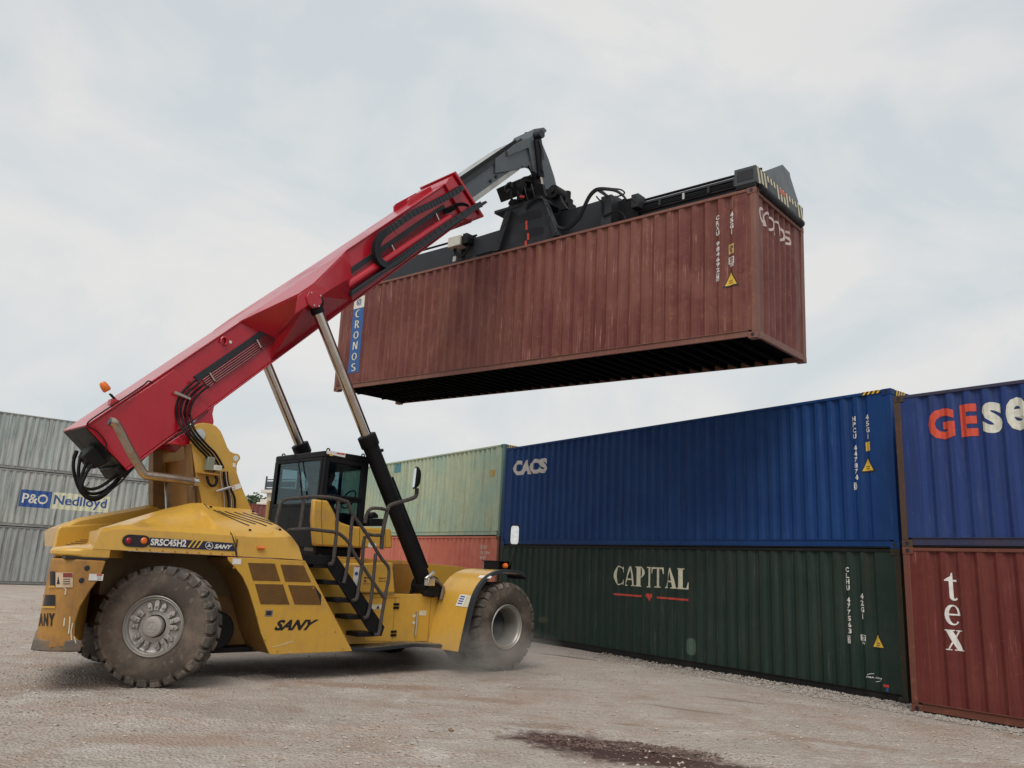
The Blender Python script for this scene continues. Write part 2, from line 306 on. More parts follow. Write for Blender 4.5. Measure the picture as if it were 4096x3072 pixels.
def container(label, M, H, body, rail, post, seed, dent=.006, under=False, flat=None, group='shipping containers stacked in the yard'):
    c = Box(M, H, seed, dent, flat); t = thing('shipping_container', label, 'shipping container', M, group); c.t = t
    c.bs = breaks(.11, LEN - .11); c.be = breaks(.10, WID - .10)
    if flat: c.bs = (sorted([x for x in c.bs[0] if not flat[0] - .06 < x < flat[1] + .05] + [flat[0] - .05, flat[0], flat[1], flat[1] + .04]), *c.bs[1:])
    nz = 12; zs = [.155 + (H - .155 - .058) * i / nz for i in range(nz + 1)]; c.zs = zs
    def panel(us, f):
        mb = MB(); n = len(us)
        mb.add([f(u, z) for z in zs for u in us], [[k * n + i, k * n + i + 1, (k + 1) * n + i + 1, (k + 1) * n + i] for k in range(nz) for i in range(n - 1)]); return mb
    panel(c.bs[0], c.side).build('side_panel', body, t, ang=20, recalc=False)
    panel(c.bs[0], lambda u, z: (u, WID - .014 - corr(u, *c.bs[1:]), z)).build('side_panel', body, t, ang=20)
    panel(c.be[0], c.end).build('front_panel', body, t, ang=20, recalc=False)
    d = MB()
    for k in (0, 1):
        d.box(.03, .07, .1 + k * 1.125, 1.213 + k * 1.125, .14, H - .12)
        for q in (.25, .85): d.cyl((.015, .1 + k * 1.125 + q, .12), (.015, .1 + k * 1.125 + q, H - .12), .017, 8)
    d.build('door', body, t)
    MB().box(.06, LEN - .06, .05, WID - .05, H - .035, H - .02).build('roof_panel', body, t)
    for y0, y1, sgn in ((.004, .064, 1), (WID - .064, WID - .004, -1)):
        MB().box(.178, LEN - .178, y0, y1, H - .064, H - .008).build('top_rail', rail, t, .006)
        yy = (.006, .05) if sgn > 0 else (WID - .05, WID - .006); yl = (.0, .05) if sgn > 0 else (WID - .05, WID)
        m = MB(); m.box(.178, LEN - .178, yy[0] + (.014 if sgn > 0 else 0), yy[1] - (0 if sgn > 0 else .014), .05, .15); m.box(.178, LEN - .178, *yl, .15, .162); m.box(.178, LEN - .178, *yl, .035, .05); m.build('bottom_rail', rail, t)
    for x0, x1 in ((.004, .11), (LEN - .11, LEN - .004)):
        for y0, y1 in ((.004, .15), (WID - .15, WID - .004)): MB().box(x0, x1, y0, y1, .118, H - .118).build('corner_post', post, t, .008)
    MB().box(LEN - .075, LEN - .006, .162, WID - .162, H - .118, H - .012).build('end_header', rail, t, .006); MB().box(LEN - .07, LEN - .012, .162, WID - .162, .03, .155).build('end_sill', rail, t, .006)
    for x0 in (0, LEN - .178):
        for y0 in (0, WID - .162):
            for z0 in (0, H - .118):
                k = MB().box(x0, x0 + .178, y0, y0 + .162, z0, z0 + .118).build('corner_casting', post, t, .008)
                if y0 == 0:
                    m = MB(); lay(m, (HOLE, [list(range(12))]), ((x0 + .055, z0 + .025), (x0 + .123, z0 + .025), (x0 + .123, z0 + .098), (x0 + .055, z0 + .098)), lambda u, z, l: (u, -.003, z))
                    if x0 > 0: lay(m, (HOLE, [list(range(12))]), ((.05, z0 + .025), (.115, z0 + .025), (.115, z0 + .098), (.05, z0 + .098)), lambda u, z, l: (LEN + .003, u, z))
                    m.build('aperture', BLKD, k)
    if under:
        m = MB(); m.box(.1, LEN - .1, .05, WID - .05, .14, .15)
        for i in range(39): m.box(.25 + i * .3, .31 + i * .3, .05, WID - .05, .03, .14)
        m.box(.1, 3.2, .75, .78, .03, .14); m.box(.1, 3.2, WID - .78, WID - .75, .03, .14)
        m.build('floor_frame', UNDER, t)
        m = MB()
        for y in (.62, 1.82): m.tube(smooth_path([(LEN - .3, y, .12), (LEN - .22, y + .02, -.03), (LEN - .12, y + .1, -.09), (LEN - .05, y + .22, -.03)], 4), .03, 8)
    else: MB().box(.1, LEN - .1, .05, WID - .05, .01, .15).build('floor_frame', DARK, t)
    return c
def mark(c, name, geos, mat, face='side', **props):
    """geos: list of (unit geometry, corners in face coords)"""
    mb = MB(); b = c.bs if face == 'side' else c.be
    for g, q in geos: lay(mb, g, q, c.side if face == 'side' else c.end, (b[0], c.zs), .006)
    return mb.build(name, mat, c.t, recalc=False, ang=20, **props)
def quadpx(c, x0, y0, x1, y1, face='side'):
    """upright rectangle on the container face from two opposite photo corners (left-top, right-bottom)"""
    f = c.px if face == 'side' else c.pxe; a = f(x0, y0); b = f(x1, y1); return ((a[0], b[1]), (b[0], b[1]), (b[0], a[1]), (a[0], a[1]))
def rectc(u, z, w_, h_): return ((u - w_ / 2, z - h_ / 2), (u + w_ / 2, z - h_ / 2), (u + w_ / 2, z + h_ / 2), (u - w_ / 2, z + h_ / 2))
def column(c, body, x, ytop, ybot, w_=.085, mat=None, name='lettering'):
    """characters stacked downwards between two photo heights"""
    u, zt = c.px(x, ytop); _, zb = c.px(x, ybot); n = len(body); st = (zt - zb) / n; g = []
    for i, ch in enumerate(body):
        if ch != ' ': g.append((text_geo(ch, .04), rectc(u, zt - st * (i + .5), w_ * (.3 if ch in '1I' else 1), st * .84)))
    return mark(c, name, g, mat or WHITE)
def warn(c, x, y, s_=.27):
    u, z = c.px(x, y)
    mark(c, 'warning_sign', [(TRI, rectc(u, z, s_ * 1.1, s_ * 1.12))], BLKD)
    mb = MB(); sf = lambda a, b, l: (lambda p: (p[0], p[1] - .004, p[2]))(c.side(a, b, .006)); lay(mb, TRI, rectc(u, z - .006, s_ * .86, s_ * .86), sf, (c.bs[0], c.zs)); o = mb.build('sign_face', YELD2, c.t, recalc=False)
    o.parent = c.t.children[-2] if c.t.children[-2].name.startswith('warning_sign') else [k for k in c.t.children if k.name.startswith('warning_sign')][-1]
    sf2 = lambda a, b, l: (lambda p: (p[0], p[1] - .007, p[2]))(c.side(a, b, .006)); mb = MB()
    for dz in (-.045, -.085): lay(mb, RECT, rectc(u, z + dz, s_ * .34, .012), sf2, (c.bs[0], c.zs))
    k = mb.build('sign_print', BLKD, o.parent, recalc=False)
def hazard(c, x0, x1):
    m = MB().box(x0, x1, -.002, .003, c.H - .066, c.H - .006); o = m.build('hazard_stripe', BLKD, c.t); m = MB(); n = 4; wq = (x1 - x0) / n
    for i in range(n): m.add([(x0 + i * wq, -.005, c.H - .066), (x0 + i * wq + wq * .5, -.005, c.H - .066), (x0 + i * wq + wq, -.005, c.H - .006), (x0 + i * wq + wq * .5, -.005, c.H - .006)], [[0, 1, 2, 3]])
    m.build('yellow_bars', YELD2, o)
    m = MB().box(LEN - .003, LEN + .002, .17, .5, c.H - .118, c.H - .012); o = m.build('hazard_stripe', BLKD, c.t); m = MB(); wq = .33 / n
    for i in range(n): m.add([(LEN + .005, .17 + i * wq, c.H - .118), (LEN + .005, .17 + i * wq + wq * .5, c.H - .118), (LEN + .005, .17 + i * wq + wq, c.H - .012), (LEN + .005, .17 + i * wq + wq * .5, c.H - .012)], [[0, 1, 2, 3]])
    m.build('yellow_bars', YELD2, o)
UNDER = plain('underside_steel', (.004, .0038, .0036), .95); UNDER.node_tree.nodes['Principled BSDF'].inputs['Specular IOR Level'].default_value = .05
def sb(n, *a, **k): return steelbox(n, *a, **k)
BLKR = paint('black_rail_paint', (.010, .010, .010), .6, 0, 0, (.05, .04, .03), .6, 2, .004, .2, .2)
# -- the right row
BR = Vector((6.9335, 14.1621, 0)); BY = -.9566
gr = sb('green_box_paint', (.012, .027, .021), (.024, .038, .030), (.06, .045, .02), .6, .14, .45, 3.1, .5, .35); grp = sb('green_post_paint', (.035, .028, .018), (.03, .045, .033), (.09, .04, .02), .5, .4, .3, 8)
c1 = container('dark green container with white serif lettering over a red line', rowmat(BR, BY), STD, gr, BLKR, grp, 1.0, .005)
bl = sb('blue_box_paint', (.004, .034, .145), (.010, .055, .18), (.02, .035, .09), .5, .08, .35, 5.5, .5, .25)
c2 = container('royal blue container on top of the dark green one, short white lettering at left', rowmat(BR + Vector((0, 0, STD)), BY), HIGH, bl, bl, bl, 2.0, .004)
for i, (ch, a, b) in enumerate((('C', 2453, 2493), ('A', 2497, 2538), ('P', 2542, 2580), ('I', 2584, 2604), ('T', 2607, 2652), ('A', 2656, 2702), ('L', 2708, 2755))):
    t0 = 2262 + (a - 2453) * .042 + (0 if i else 0); t1 = 2342 + (a - 2453) * .064; mark(c1, 'lettering', [(serif_geo(ch), quadpx(c1, a, t0, b, t1))], CREAM)
za = c1.px(2452, 2376)[1]; ua, ub, uc = c1.px(2452, 2376)[0], c1.px(2754, 2400)[0], c1.px(2595, 2386)[0]
mark(c1, 'red_line', [(RECT, ((ua, za - .022), (uc - .22, za - .022), (uc - .22, za + .022), (ua, za + .022))), (RECT, ((uc + .22, za - .022), (ub, za - .022), (ub, za + .022), (uc + .22, za + .022))),
     (poly_geo([(.5, 0), (1, .72), (.92, .94), (.75, 1), (.58, .95), (.5, .8), (.42, .95), (.25, 1), (.08, .94), (0, .72)]), rectc(uc, za - .02, .24, .2))], REDD)
column(c1, 'CLHU 477563', 3387, 2266, 2535); column(c1, '6', 3394, 2542, 2574); mark(c1, 'code_frame', [(FRAME, quadpx(c1, 3386, 2541, 3403, 2574))], WHITE)
column(c1, '42G1', 3445, 2372, 2478); mark(c1, 'code_frame', [(FRAME, quadpx(c1, 3438, 2538, 3464, 2564))], WHITE); mark(c1, 'lettering', [(text_geo('ic', .02), quadpx(c1, 3442, 2543, 3460, 2560)), (text_geo('70', .02), quadpx(c1, 3444, 2567, 3461, 2579))], WHITE)
warn(c1, 3511, 2562, .25)
mark(c1, 'lettering', [(text_geo('CMA CGM', .03), quadpx(c1, 3464, 2703, 3528, 2719))], WHITE); mark(c1, 'emblem', [(poly_geo(*ringp((.5, .5, .5, .5), (.53, .48, .5, .46), 95, 150), *ringp((.5, .5, .5, .5), (.47, .52, .5, .46), 275, 330)), quadpx(c1, 3464, 2690, 3528, 2732))], WHITE)
mark(c1, 'sticker', [(RECT, quadpx(c1, 3534, 2737, 3557, 2751))], REDD); mark(c1, 'sticker', [(RECT, quadpx(c1, 3545, 2752, 3555, 2768))], BLUED)
mark(c1, 'paint_patch', [((HOLE, [list(range(12))]), quadpx(c1, 2741, 2549, 2784, 2625))], plain('green_patch', (.06, .10, .075), .6)); mark(c1, 'paint_patch', [((HOLE, [list(range(12))]), quadpx(c1, 2150, 2464, 2192, 2494))], plain('olive_patch', (.045, .055, .025), .7))
for i, (ch, a, b) in enumerate((('C', 2053, 2088), ('A', 2086, 2122), ('C', 2119, 2155), ('S', 2156, 2188))):
    k = (a - 2053) / 134; mark(c2, 'lettering', [(text_geo(ch, .06), quadpx(c2, a, 1845 - 14 * k, b, 1899 - 12 * k))], plain('aged_white', (.62, .60, .57), .6))
column(c2, 'HPCU 447874', 3414, 1664, 1922); column(c2, '0', 3420, 1930, 1958); mark(c2, 'code_frame', [(FRAME, quadpx(c2, 3411, 1930, 3427, 1958))], WHITE)
column(c2, '45G1', 3466, 1656, 1758); mark(c2, 'height_sticker', [(RECT, quadpx(c2, 3458, 1768, 3481, 1802))], YELD2); warn(c2, 3470, 1856, .27); hazard(c2, LEN - .55, LEN - .19)
CR = Vector((6.6805, 13.5667, 0)); CY = -.9036
tx = sb('maroon_box_paint', (.115, .023, .021), (.15, .038, .03), (.22, .07, .035), .6, .2, .4, 12.2, .5, .6); txp = sb('maroon_post_paint', (.14, .05, .035), (.10, .04, .03), (.27, .10, .04), .5, .5, .35, 4)
M3 = rowmat(CR + Vector((math.cos(CY), math.sin(CY), 0)) * LEN, CY); M4 = rowmat(CR + Vector((math.cos(CY), math.sin(CY), 0)) * LEN + Vector((0, 0, STD)), CY)
c3 = container('maroon container with white letters stacked downwards at the right edge', M3, STD, tx, txp, txp, 3.0, .006)
ge = sb('faded_blue_box_paint', (.016, .038, .15), (.026, .052, .155), (.05, .05, .08), .6, .16, .45, 9.3, .5, .3); gep = sb('brown_post_paint', (.075, .045, .032), (.06, .04, .035), (.2, .08, .05), .5, .3, .3, 6); ger = sb('navy_rail_paint', (.035, .04, .085), (.06, .045, .06), (.08, .05, .05), .5, .2, .3, 7)
c4 = container('blue container with red and cream lettering on top of the maroon one', M4, STD, ge, ger, gep, 4.0, .006)
for ch, q, m in (('t', (3774, 2290, 3828, 2404), WHITE), ('e', (3776, 2417, 3842, 2504), WHITE), ('x', (3777, 2517, 3853, 2606), WHITE)): mark(c3, 'lettering', [(serif_geo(ch), quadpx(c3, *q))], m)
rd = plain('red_lettering', (.60, .065, .03), .5); cw = plain('cream_lettering', (.66, .65, .56), .5)
for ch, q, m in (('G', (3706, 1640, 3822, 1752), rd), ('E', (3833, 1620, 3912, 1742), rd), ('s', (3922, 1612, 4012, 1728), cw), ('e', (4017, 1592, 4118, 1716), cw), ('a', (4124, 1586, 4220, 1704), cw)): mark(c4, 'lettering', [(text_geo(ch, .03 if ch in 'sea' else .05), quadpx(c4, *q))], m)
# -- the pale and the coral container farther along the row
AR = Vector((-.1511, 25.2078, 0)); AY = -.9521
co = sb('coral_box_paint', (.46, .125, .085), (.52, .19, .13), (.30, .09, .05), .5, .22, .3, 2.2, .5, .4); cop = sb('rust_post_paint', (.10, .055, .04), (.2, .08, .05), (.18, .07, .03), .5, .3, .3, 1)
c5 = container('faded coral red container under the pale green one', rowmat(AR, AY), HIGH, co, co, cop, 5.0, .008)
pg = sb('pale_green_box_paint', (.37, .42, .29), (.27, .37, .30), (.20, .16, .08), .85, .3, .45, 7.7, .5, .5); pgp = sb('teal_post_paint', (.10, .2, .19), (.15, .2, .14), (.2, .09, .04), .5, .35, .3, 3)
c6 = container('pale green dented container on top of the coral red one', rowmat(AR + Vector((0, 0, HIGH)), AY), HIGH, pg, pg, pgp, 6.0, .022); hazard(c6, LEN - .19, LEN - .18)
mark(c5, 'lettering', [(text_geo('JOLU', .02), quadpx(c5, 1922, 2180, 1947, 2198)), (text_geo('151194', .02), quadpx(c5, 1921, 2204, 1955, 2218)), (text_geo('45G', .02), quadpx(c5, 1920, 2222, 1942, 2238)), (FRAME, quadpx(c5, 1928, 2258, 1937, 2272))], plain('worn_white', (.62, .5, .45), .6))
mark(c6, 'paint_patch', [(RECT, quadpx(c6, 1576, 1856, 1600, 1888))], plain('teal_patch', (.08, .22, .24), .6)); mark(c6, 'height_sticker', [(RECT, quadpx(c6, 1961, 1880, 1974, 1904))], plain('ochre_sticker', (.42, .28, .07), .6))
# -- the grey stack far left
LY = .65457; LD = Vector((math.cos(LY), math.sin(LY), 0)); LR = Vector((-22.613, 37.3127, .0843)) + LD * 7.12
gk = (.14, .13, .115)
for lv, (lab, colr, fd, sd_) in enumerate((('bottom grey container of the stack behind the counterweight', (.31, .325, .32), (.24, .25, .25), 21), ('middle grey container of the stack, with a blue and cream lettered sign', (.30, .335, .32), (.38, .38, .36), 23), ('topmost grey green container of the stack', (.29, .34, .325), (.38, .385, .375), 25))):
    m_ = sb('grey_box_paint', colr, fd, gk, .8, .2, .9, sd_, .5, .3); ra_ = sb('grey_rail_paint', (.2, .2, .19), fd, gk, .5, .2, .5, sd_ + 1)
    cc = container(lab, rowmat(LR + Vector((0, 0, lv * STD)), LY), STD, m_, ra_, ra_, sd_, .007)
    if lv == 1:
        def qa(x0, x1, zz0, zz1): a = cc.px(x0, 2000)[0]; b = cc.px(x1, 2000)[0]; return ((a, zz0), (b, zz0), (b, zz1), (a, zz1))
        zt, zb = cc.px(90, 1957)[1], cc.px(80, 2025)[1]
        mark(cc, 'sign_field', [(RECT, qa(78, 205, zb, zt))], plain('sign_blue', (.02, .075, .27), .6)); mark(cc, 'sign_field', [(RECT, qa(205.4, 441, zb, zt))], plain('sign_cream', (.62, .62, .45), .6))
        sf = lambda a, b, l: (lambda p: (p[0], p[1] - .004, p[2]))(cc.side(a, b, .006)); h_ = zt - zb
        for body, x0, x1, m2, k0, k1 in (('P&O', 88, 192, cw, .22, .8), ('Nedlloyd', 216, 430, plain('sign_blue_letters', (.03, .075, .26), .6), .1, .84)):
            mb = MB(); lay(mb, text_geo(body, .02), qa(x0, x1, zb + h_ * k0, zb + h_ * k1), sf, (cc.bs[0], cc.zs)); mb.build('lettering', m2, cc.t, recalc=False)
    if lv == 2: mark(cc, 'lettering', [(text_geo('45G1', .02), quadpx(cc, 702, 1748, 728, 1756)), (text_geo('GCEU', .02), quadpx(cc, 706, 1760, 728, 1770))], BLKD)
# -- the lifted container
LM = rowmat((4.3448, 13.6449, 6.1653), -.7065, -.0226, .0316)
cz = sb('oxide_box_paint', (.118, .034, .031), (.180, .068, .055), (.27, .12, .06), .8, .34, .6, 14.4, .5, 1.); czp = sb('oxide_post_paint', (.17, .075, .06), (.2, .1, .075), (.32, .13, .06), .7, .4, .4, 16)
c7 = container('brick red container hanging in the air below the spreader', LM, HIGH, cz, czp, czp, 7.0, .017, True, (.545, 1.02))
ux = [c7.px(1455 - k * 12, y)[0] for k, y in ((0, 1192), (2, 1490))]
q = quadpx(c7, 1421, 1188, 1459, 1238); U0 = (c7.px(1418, 1236)[0] + c7.px(1397, 1486)[0]) / 2 - .05; U1 = U0 + .46
zt, zm, zb = c7.px(1440, 1186)[1], c7.px(1432, 1234)[1], c7.px(1414, 1491)[1]
mark(c7, 'banner', [(RECT, ((U0, zb), (U1, zb), (U1, zm), (U0, zm)))], plain('banner_blue', (.025, .10, .30), .6)); mark(c7, 'banner', [(RECT, ((U0, zm + .005), (U1, zm + .005), (U1, zt), (U0, zt)))], plain('banner_cream', (.68, .66, .58), .6))
sf7 = lambda a, b, l: (lambda p: (p[0], p[1] - .009, p[2]))(c7.side(a, b, .006)); st = (zm - zb) / 6
ROUND = {'C': ringp((.55, .5, .55, .5), (.68, .5, .42, .42), 45, 300), 'R': [bx_(.1, .34, 0, 1)] + ringp((.34, .72, .5, .28), (.34, .72, .28, .18), -90, 90) + [[(.4, .46), (.62, .46), (1, 0), (.72, 0)]],
 'O': ringp((.5, .48, .5, .48), (.5, .48, .29, .37), 0, 360), 'N': [bx_(.05, .26, 0, 1), [(.1, 1), (.34, .96), (.92, .02), (.7, 0)], bx_(.74, .95, 0, 1)],
 'S': ringp((.52, .74, .42, .26), (.56, .74, .22, .16), 40, 250) + ringp((.48, .27, .46, .27), (.44, .27, .24, .17), -140, 95)}
mb = MB()
for i, ch in enumerate('CRONOS'): lay(mb, poly_geo(*ROUND[ch]), ((U0 + .12, zm - st * (i + .86)), (U1 - .12, zm - st * (i + .86)), (U1 - .12, zm - st * (i + .14)), (U0 + .12, zm - st * (i + .14))), sf7, (c7.bs[0], c7.zs))
mb.build('lettering', CREAM, c7.t, recalc=False)
mb = MB(); lay(mb, poly_geo(*ringp((.5, .5, .3, .4), (.5, .5, .22, .3), 20, 330), *ringp((.5, .5, .14, .2), (.52, .5, .07, .11), 150, 480), *ringp((.9, .6, .3, .3), (.9, .6, .24, .22), 130, 230), *ringp((.1, .4, .3, .3), (.1, .4, .24, .22), -50, 50)), ((U0 + .04, zm + .06), (U1 - .04, zm + .06), (U1 - .04, zt - .05), (U0 + .04, zt - .05)), sf7, (c7.bs[0], c7.zs)); mb.build('emblem', plain('emblem_blue', (.05, .09, .24), .6), c7.t, recalc=False)
column(c7, 'CRXU 984692', 2869, 860, 1089, .085); column(c7, '9', 2869, 1098, 1120, .06); mark(c7, 'code_frame', [(FRAME, quadpx(c7, 2861, 1094, 2876, 1122))], WHITE)
column(c7, '45G1', 2925, 846, 938, .085); mark(c7, 'height_sticker', [(RECT, quadpx(c7, 2911, 977, 2935, 1011))], plain('faded_yellow', (.55, .36, .12), .6))
mb = MB(); lay(mb, text_geo('2.9m', .02), quadpx(c7, 2914, 982, 2933, 992), sf7, (c7.bs[0], c7.zs)); lay(mb, text_geo("9'6", .02), quadpx(c7, 2917, 997, 2930, 1007), sf7, (c7.bs[0], c7.zs)); mb.build('lettering', BLKD, c7.t, recalc=False)
mark(c7, 'lettering', [(FRAME, quadpx(c7, 2911, 1029, 2936, 1051)), (RECT, quadpx(c7, 2922.5, 1030, 2924, 1050)), (text_geo('i', .02), quadpx(c7, 2915.5, 1035, 2918, 1047)), (text_geo('c', .02), quadpx(c7, 2926, 1036, 2932, 1047)), (text_geo('81', .02), quadpx(c7, 2918, 1054, 2933, 1064))], WHITE)
warn(c7, 2922, 1112, .29)
mark(c7, 'vent', [(RECT, quadpx(c7, 2916, 798, 2933, 832))], czp)
ge_ = []
for i, (ch, x0, y0) in enumerate((('c', 3036, 842), ('r', 3056, 856), ('o', 3075, 872), ('n', 3101, 892), ('o', 3118, 912), ('s', 3142, 928))):
    a = c7.pxe(x0, y0); b = c7.pxe(x0 + 22, y0 + 58); ge_.append((text_geo(ch, .0, -.2), ((a[0], b[1]), (b[0], b[1]), (b[0], b[1] + .31), (a[0], b[1] + .31))))
mark(c7, 'lettering', ge_, plain('faded_pink_white', (.62, .50, .47), .6), 'end')
# ------------------------------------------------------------------ ground
def smooth(a, b, x): t = max(0, min(1, (x - a) / (b - a))); return t * t * (3 - 2 * t)
RN = Vector((-math.sin(BY), math.cos(BY)))
TRK = ((-2, 7.2, .10, .012), (-2, 9.3, .12, .012), (3, 8.6, -.55, .0), (1.3, 7.2, -.55, .0), (-6, 6.6, .35, -.01), (0, 5.7, .02, .02))
def gh(x, y):
    s = -((Vector((x, y)) - BR.xy).dot(RN)); h = .085 * smooth(.2, 2.6, s) if s > 0 else 0.
    p = Vector((x * .35, y * .35, 0)); h += .014 * noise.noise(p) + .008 * noise.noise(p * 4.1)
    for (tx, ty, ta, cv_) in TRK:
        dx, dy = x - tx, y - ty; al = dx * math.cos(ta) + dy * math.sin(ta); d = abs(-dx * math.sin(ta) + dy * math.cos(ta) - cv_ * al * al)
        if d < .42: h += -.016 * (1 - smooth(.16, .30, d)) + .010 * smooth(.22, .30, d) * (1 - smooth(.30, .42, d))
    if y < 26: h += .0055 * noise.noise(Vector((x * 5.1, y * 5.1, 3))) + .004 * noise.noise(Vector((x * 11, y * 11, 7)))
    d = math.hypot(x + 4.6, y - 11.4); h += .05 * (1 - smooth(.8, 3.2, d))
    return h
xs = [-400, -200, -100, -60, -45] + [-36 + i * .6 for i in range(38)] + [-13.2 + i * .11 for i in range(245)] + [13.8 + i * .6 for i in range(30)] + [35, 50, 100, 200, 400]
ys = [-60, -20, -6] + [1 + i * .085 for i in range(195)] + [17.7 + i * .5 for i in range(60)] + [50, 70, 110, 200, 400, 800]
mb = MB(); n = len(xs); mb.add([(x, y, gh(x, y)) for y in ys for x in xs], [[k * n + i, k * n + i + 1, (k + 1) * n + i + 1, (k + 1) * n + i] for k in range(len(ys) - 1) for i in range(n - 1)])
def ground_pt(px, py, z=.085): r = ray(px, py); return CAM + r * ((z - CAM.z) / r.z)
m, t, b = newmat('dusty_gravel'); v = mapped(t)
c_ = mixc(t, ramp(t, noise_(t, v, .35, 5, .6, .5), .38, .62), (.62, .535, .465), (.56, .49, .43))
c_ = mixc(t, ramp(t, noise_(t, v, 1.1, 6, .65, .6), .5, .68), c_, (.47, .345, .265))
c_ = mixc(t, ramp(t, noise_(t, v, .8, 6, .65, .3), .52, .7), c_, (.74, .685, .63))
c_ = mixc(t, ramp(t, noise_(t, v, 1.9, 7, .7, .4), .56, .7), c_, (.52, .49, .41))
c_ = mixc(t, ramp(t, noise_(t, v, 2.6, 7, .7), .57, .72), c_, (.62, .49, .455))
vr = mapped(t, (.9, 4.5, 1)); vr2 = nd(t, 'ShaderNodeMapping'); vr2.inputs['Rotation'].default_value = (0, 0, R(-12)); t.links.new(vr, vr2.inputs[0])
c_ = mixc(t, ramp(t, noise_(t, vr2.outputs[0], 1.3, 6, .62), .50, .68, (0, 0, 0, 1), (.75, .75, .75, 1)), c_, (.45, .375, .32))
c_ = mixc(t, ramp(t, noise_(t, v, 15, 5, .75, .3), .57, .66, (0, 0, 0, 1), (.55, .55, .55, 1)), c_, (.24, .175, .135))
c_ = mixc(t, ramp(t, noise_(t, v, 19, 5, .75, .2), .58, .66, (0, 0, 0, 1), (.6, .6, .6, 1)), c_, (.78, .73, .68))
c_ = mixc(t, ramp(t, noise_(t, v, .65, 6, .7, .8), .53, .66, (0, 0, 0, 1), (.75, .75, .75, 1)), c_, (.52, .36, .29))
vo = nd(t, 'ShaderNodeTexVoronoi', i_Scale=26.0); t.links.new(v, vo.inputs['Vector'])
c_ = mixc(t, ramp(t, vo.outputs['Color'], .1, .95, (.3, .3, .3, 1), (0, 0, 0, 1)), c_, (.36, .31, .275))
c_ = mixc(t, ramp(t, noise_(t, v, 60, 3, .7), .58, .66, (0, 0, 0, 1), (.6, .6, .6, 1)), c_, (.16, .125, .10))
c_ = mixc(t, ramp(t, noise_(t, v, 45, 3, .7), .62, .68, (0, 0, 0, 1), (.7, .7, .7, 1)), c_, (.78, .74, .69))
for px, py, rx, ry, colr, a, rot in ((2260, 2958, .75, .50, (.095, .045, .04), .96, -12), (2500, 3005, .95, .55, (.075, .04, .036), .96, -12), (2800, 3060, .7, .42, (.10, .055, .045), .92, -12), (2740, 2838, .62, .10, (.27, .19, .14), .6, -30), (2930, 2800, .5, .1, (.27, .19, .14), .55, -30), (2270, 2621, .9, .18, (.16, .13, .11), .8, -30), (2520, 2900, .2, .12, (.3, .2, .14), .5, 0), (2160, 2755, .7, .16, (.38, .28, .21), .5, 0), (1060, 2860, 1.2, .5, (.33, .28, .25), .35, -10), (1500, 2745, 1.3, .28, (.40, .27, .20), .7, 8), (1950, 2800, .7, .22, (.38, .26, .19), .65, -10), (700, 2960, .9, .3, (.42, .29, .22), .6, 10), (3300, 2960, .8, .2, (.40, .28, .21), .65, -30), (250, 2760, .8, .3, (.40, .28, .22), .6, 20), (2150, 2900, .5, .16, (.30, .21, .15), .6, -15)):
    p = ground_pt(px, py); m1 = nd(t, 'ShaderNodeMapping', vector_type='TEXTURE'); m1.inputs['Location'].default_value = (p.x, p.y, 0); m1.inputs['Rotation'].default_value = (0, 0, R(rot)); m1.inputs['Scale'].default_value = (rx, ry, 1)
    cc_ = nd(t, 'ShaderNodeTexCoord'); t.links.new(cc_.outputs['Object'], m1.inputs[0]); sx = nd(t, 'ShaderNodeSeparateXYZ'); t.links.new(m1.outputs[0], sx.inputs[0]); cb = nd(t, 'ShaderNodeCombineXYZ'); t.links.new(sx.outputs[0], cb.inputs[0]); t.links.new(sx.outputs[1], cb.inputs[1])
    ln = nd(t, 'ShaderNodeVectorMath', operation='LENGTH'); t.links.new(cb.outputs[0], ln.inputs[0]); ad = nd(t, 'ShaderNodeMath', operation='MULTIPLY_ADD'); t.links.new(noise_(t, v, 6, 7, .72), ad.inputs[0]); ad.inputs[1].default_value = 1.6; t.links.new(ln.outputs['Value'], ad.inputs[2]); dv = nd(t, 'ShaderNodeMath', operation='DIVIDE'); t.links.new(ad.outputs[0], dv.inputs[0]); dv.inputs[1].default_value = 3.; ad = dv
    c_ = mixc(t, ramp(t, ad.outputs[0], 1.42 / 3, 2.0 / 3, (a, a, a, 1), (0, 0, 0, 1)), c_, colr)
t.links.new(c_, b.inputs['Base Color']); b.inputs['Roughness'].default_value = .95; b.inputs['Specular IOR Level'].default_value = .2
mm = nd(t, 'ShaderNodeMath', operation='MULTIPLY_ADD'); t.links.new(noise_(t, v, 30, 6, .7), mm.inputs[0]); mm.inputs[1].default_value = 1.0; t.links.new(vo.outputs['Distance'], mm.inputs[2])
bp = nd(t, 'ShaderNodeBump', i_Strength=1.0, i_Distance=.05); t.links.new(mm.outputs[0], bp.inputs['Height']); t.links.new(bp.outputs[0], b.inputs['Normal'])
GROUND = m
mb.build('ground', GROUND, None, ang=60, recalc=False, kind='structure')
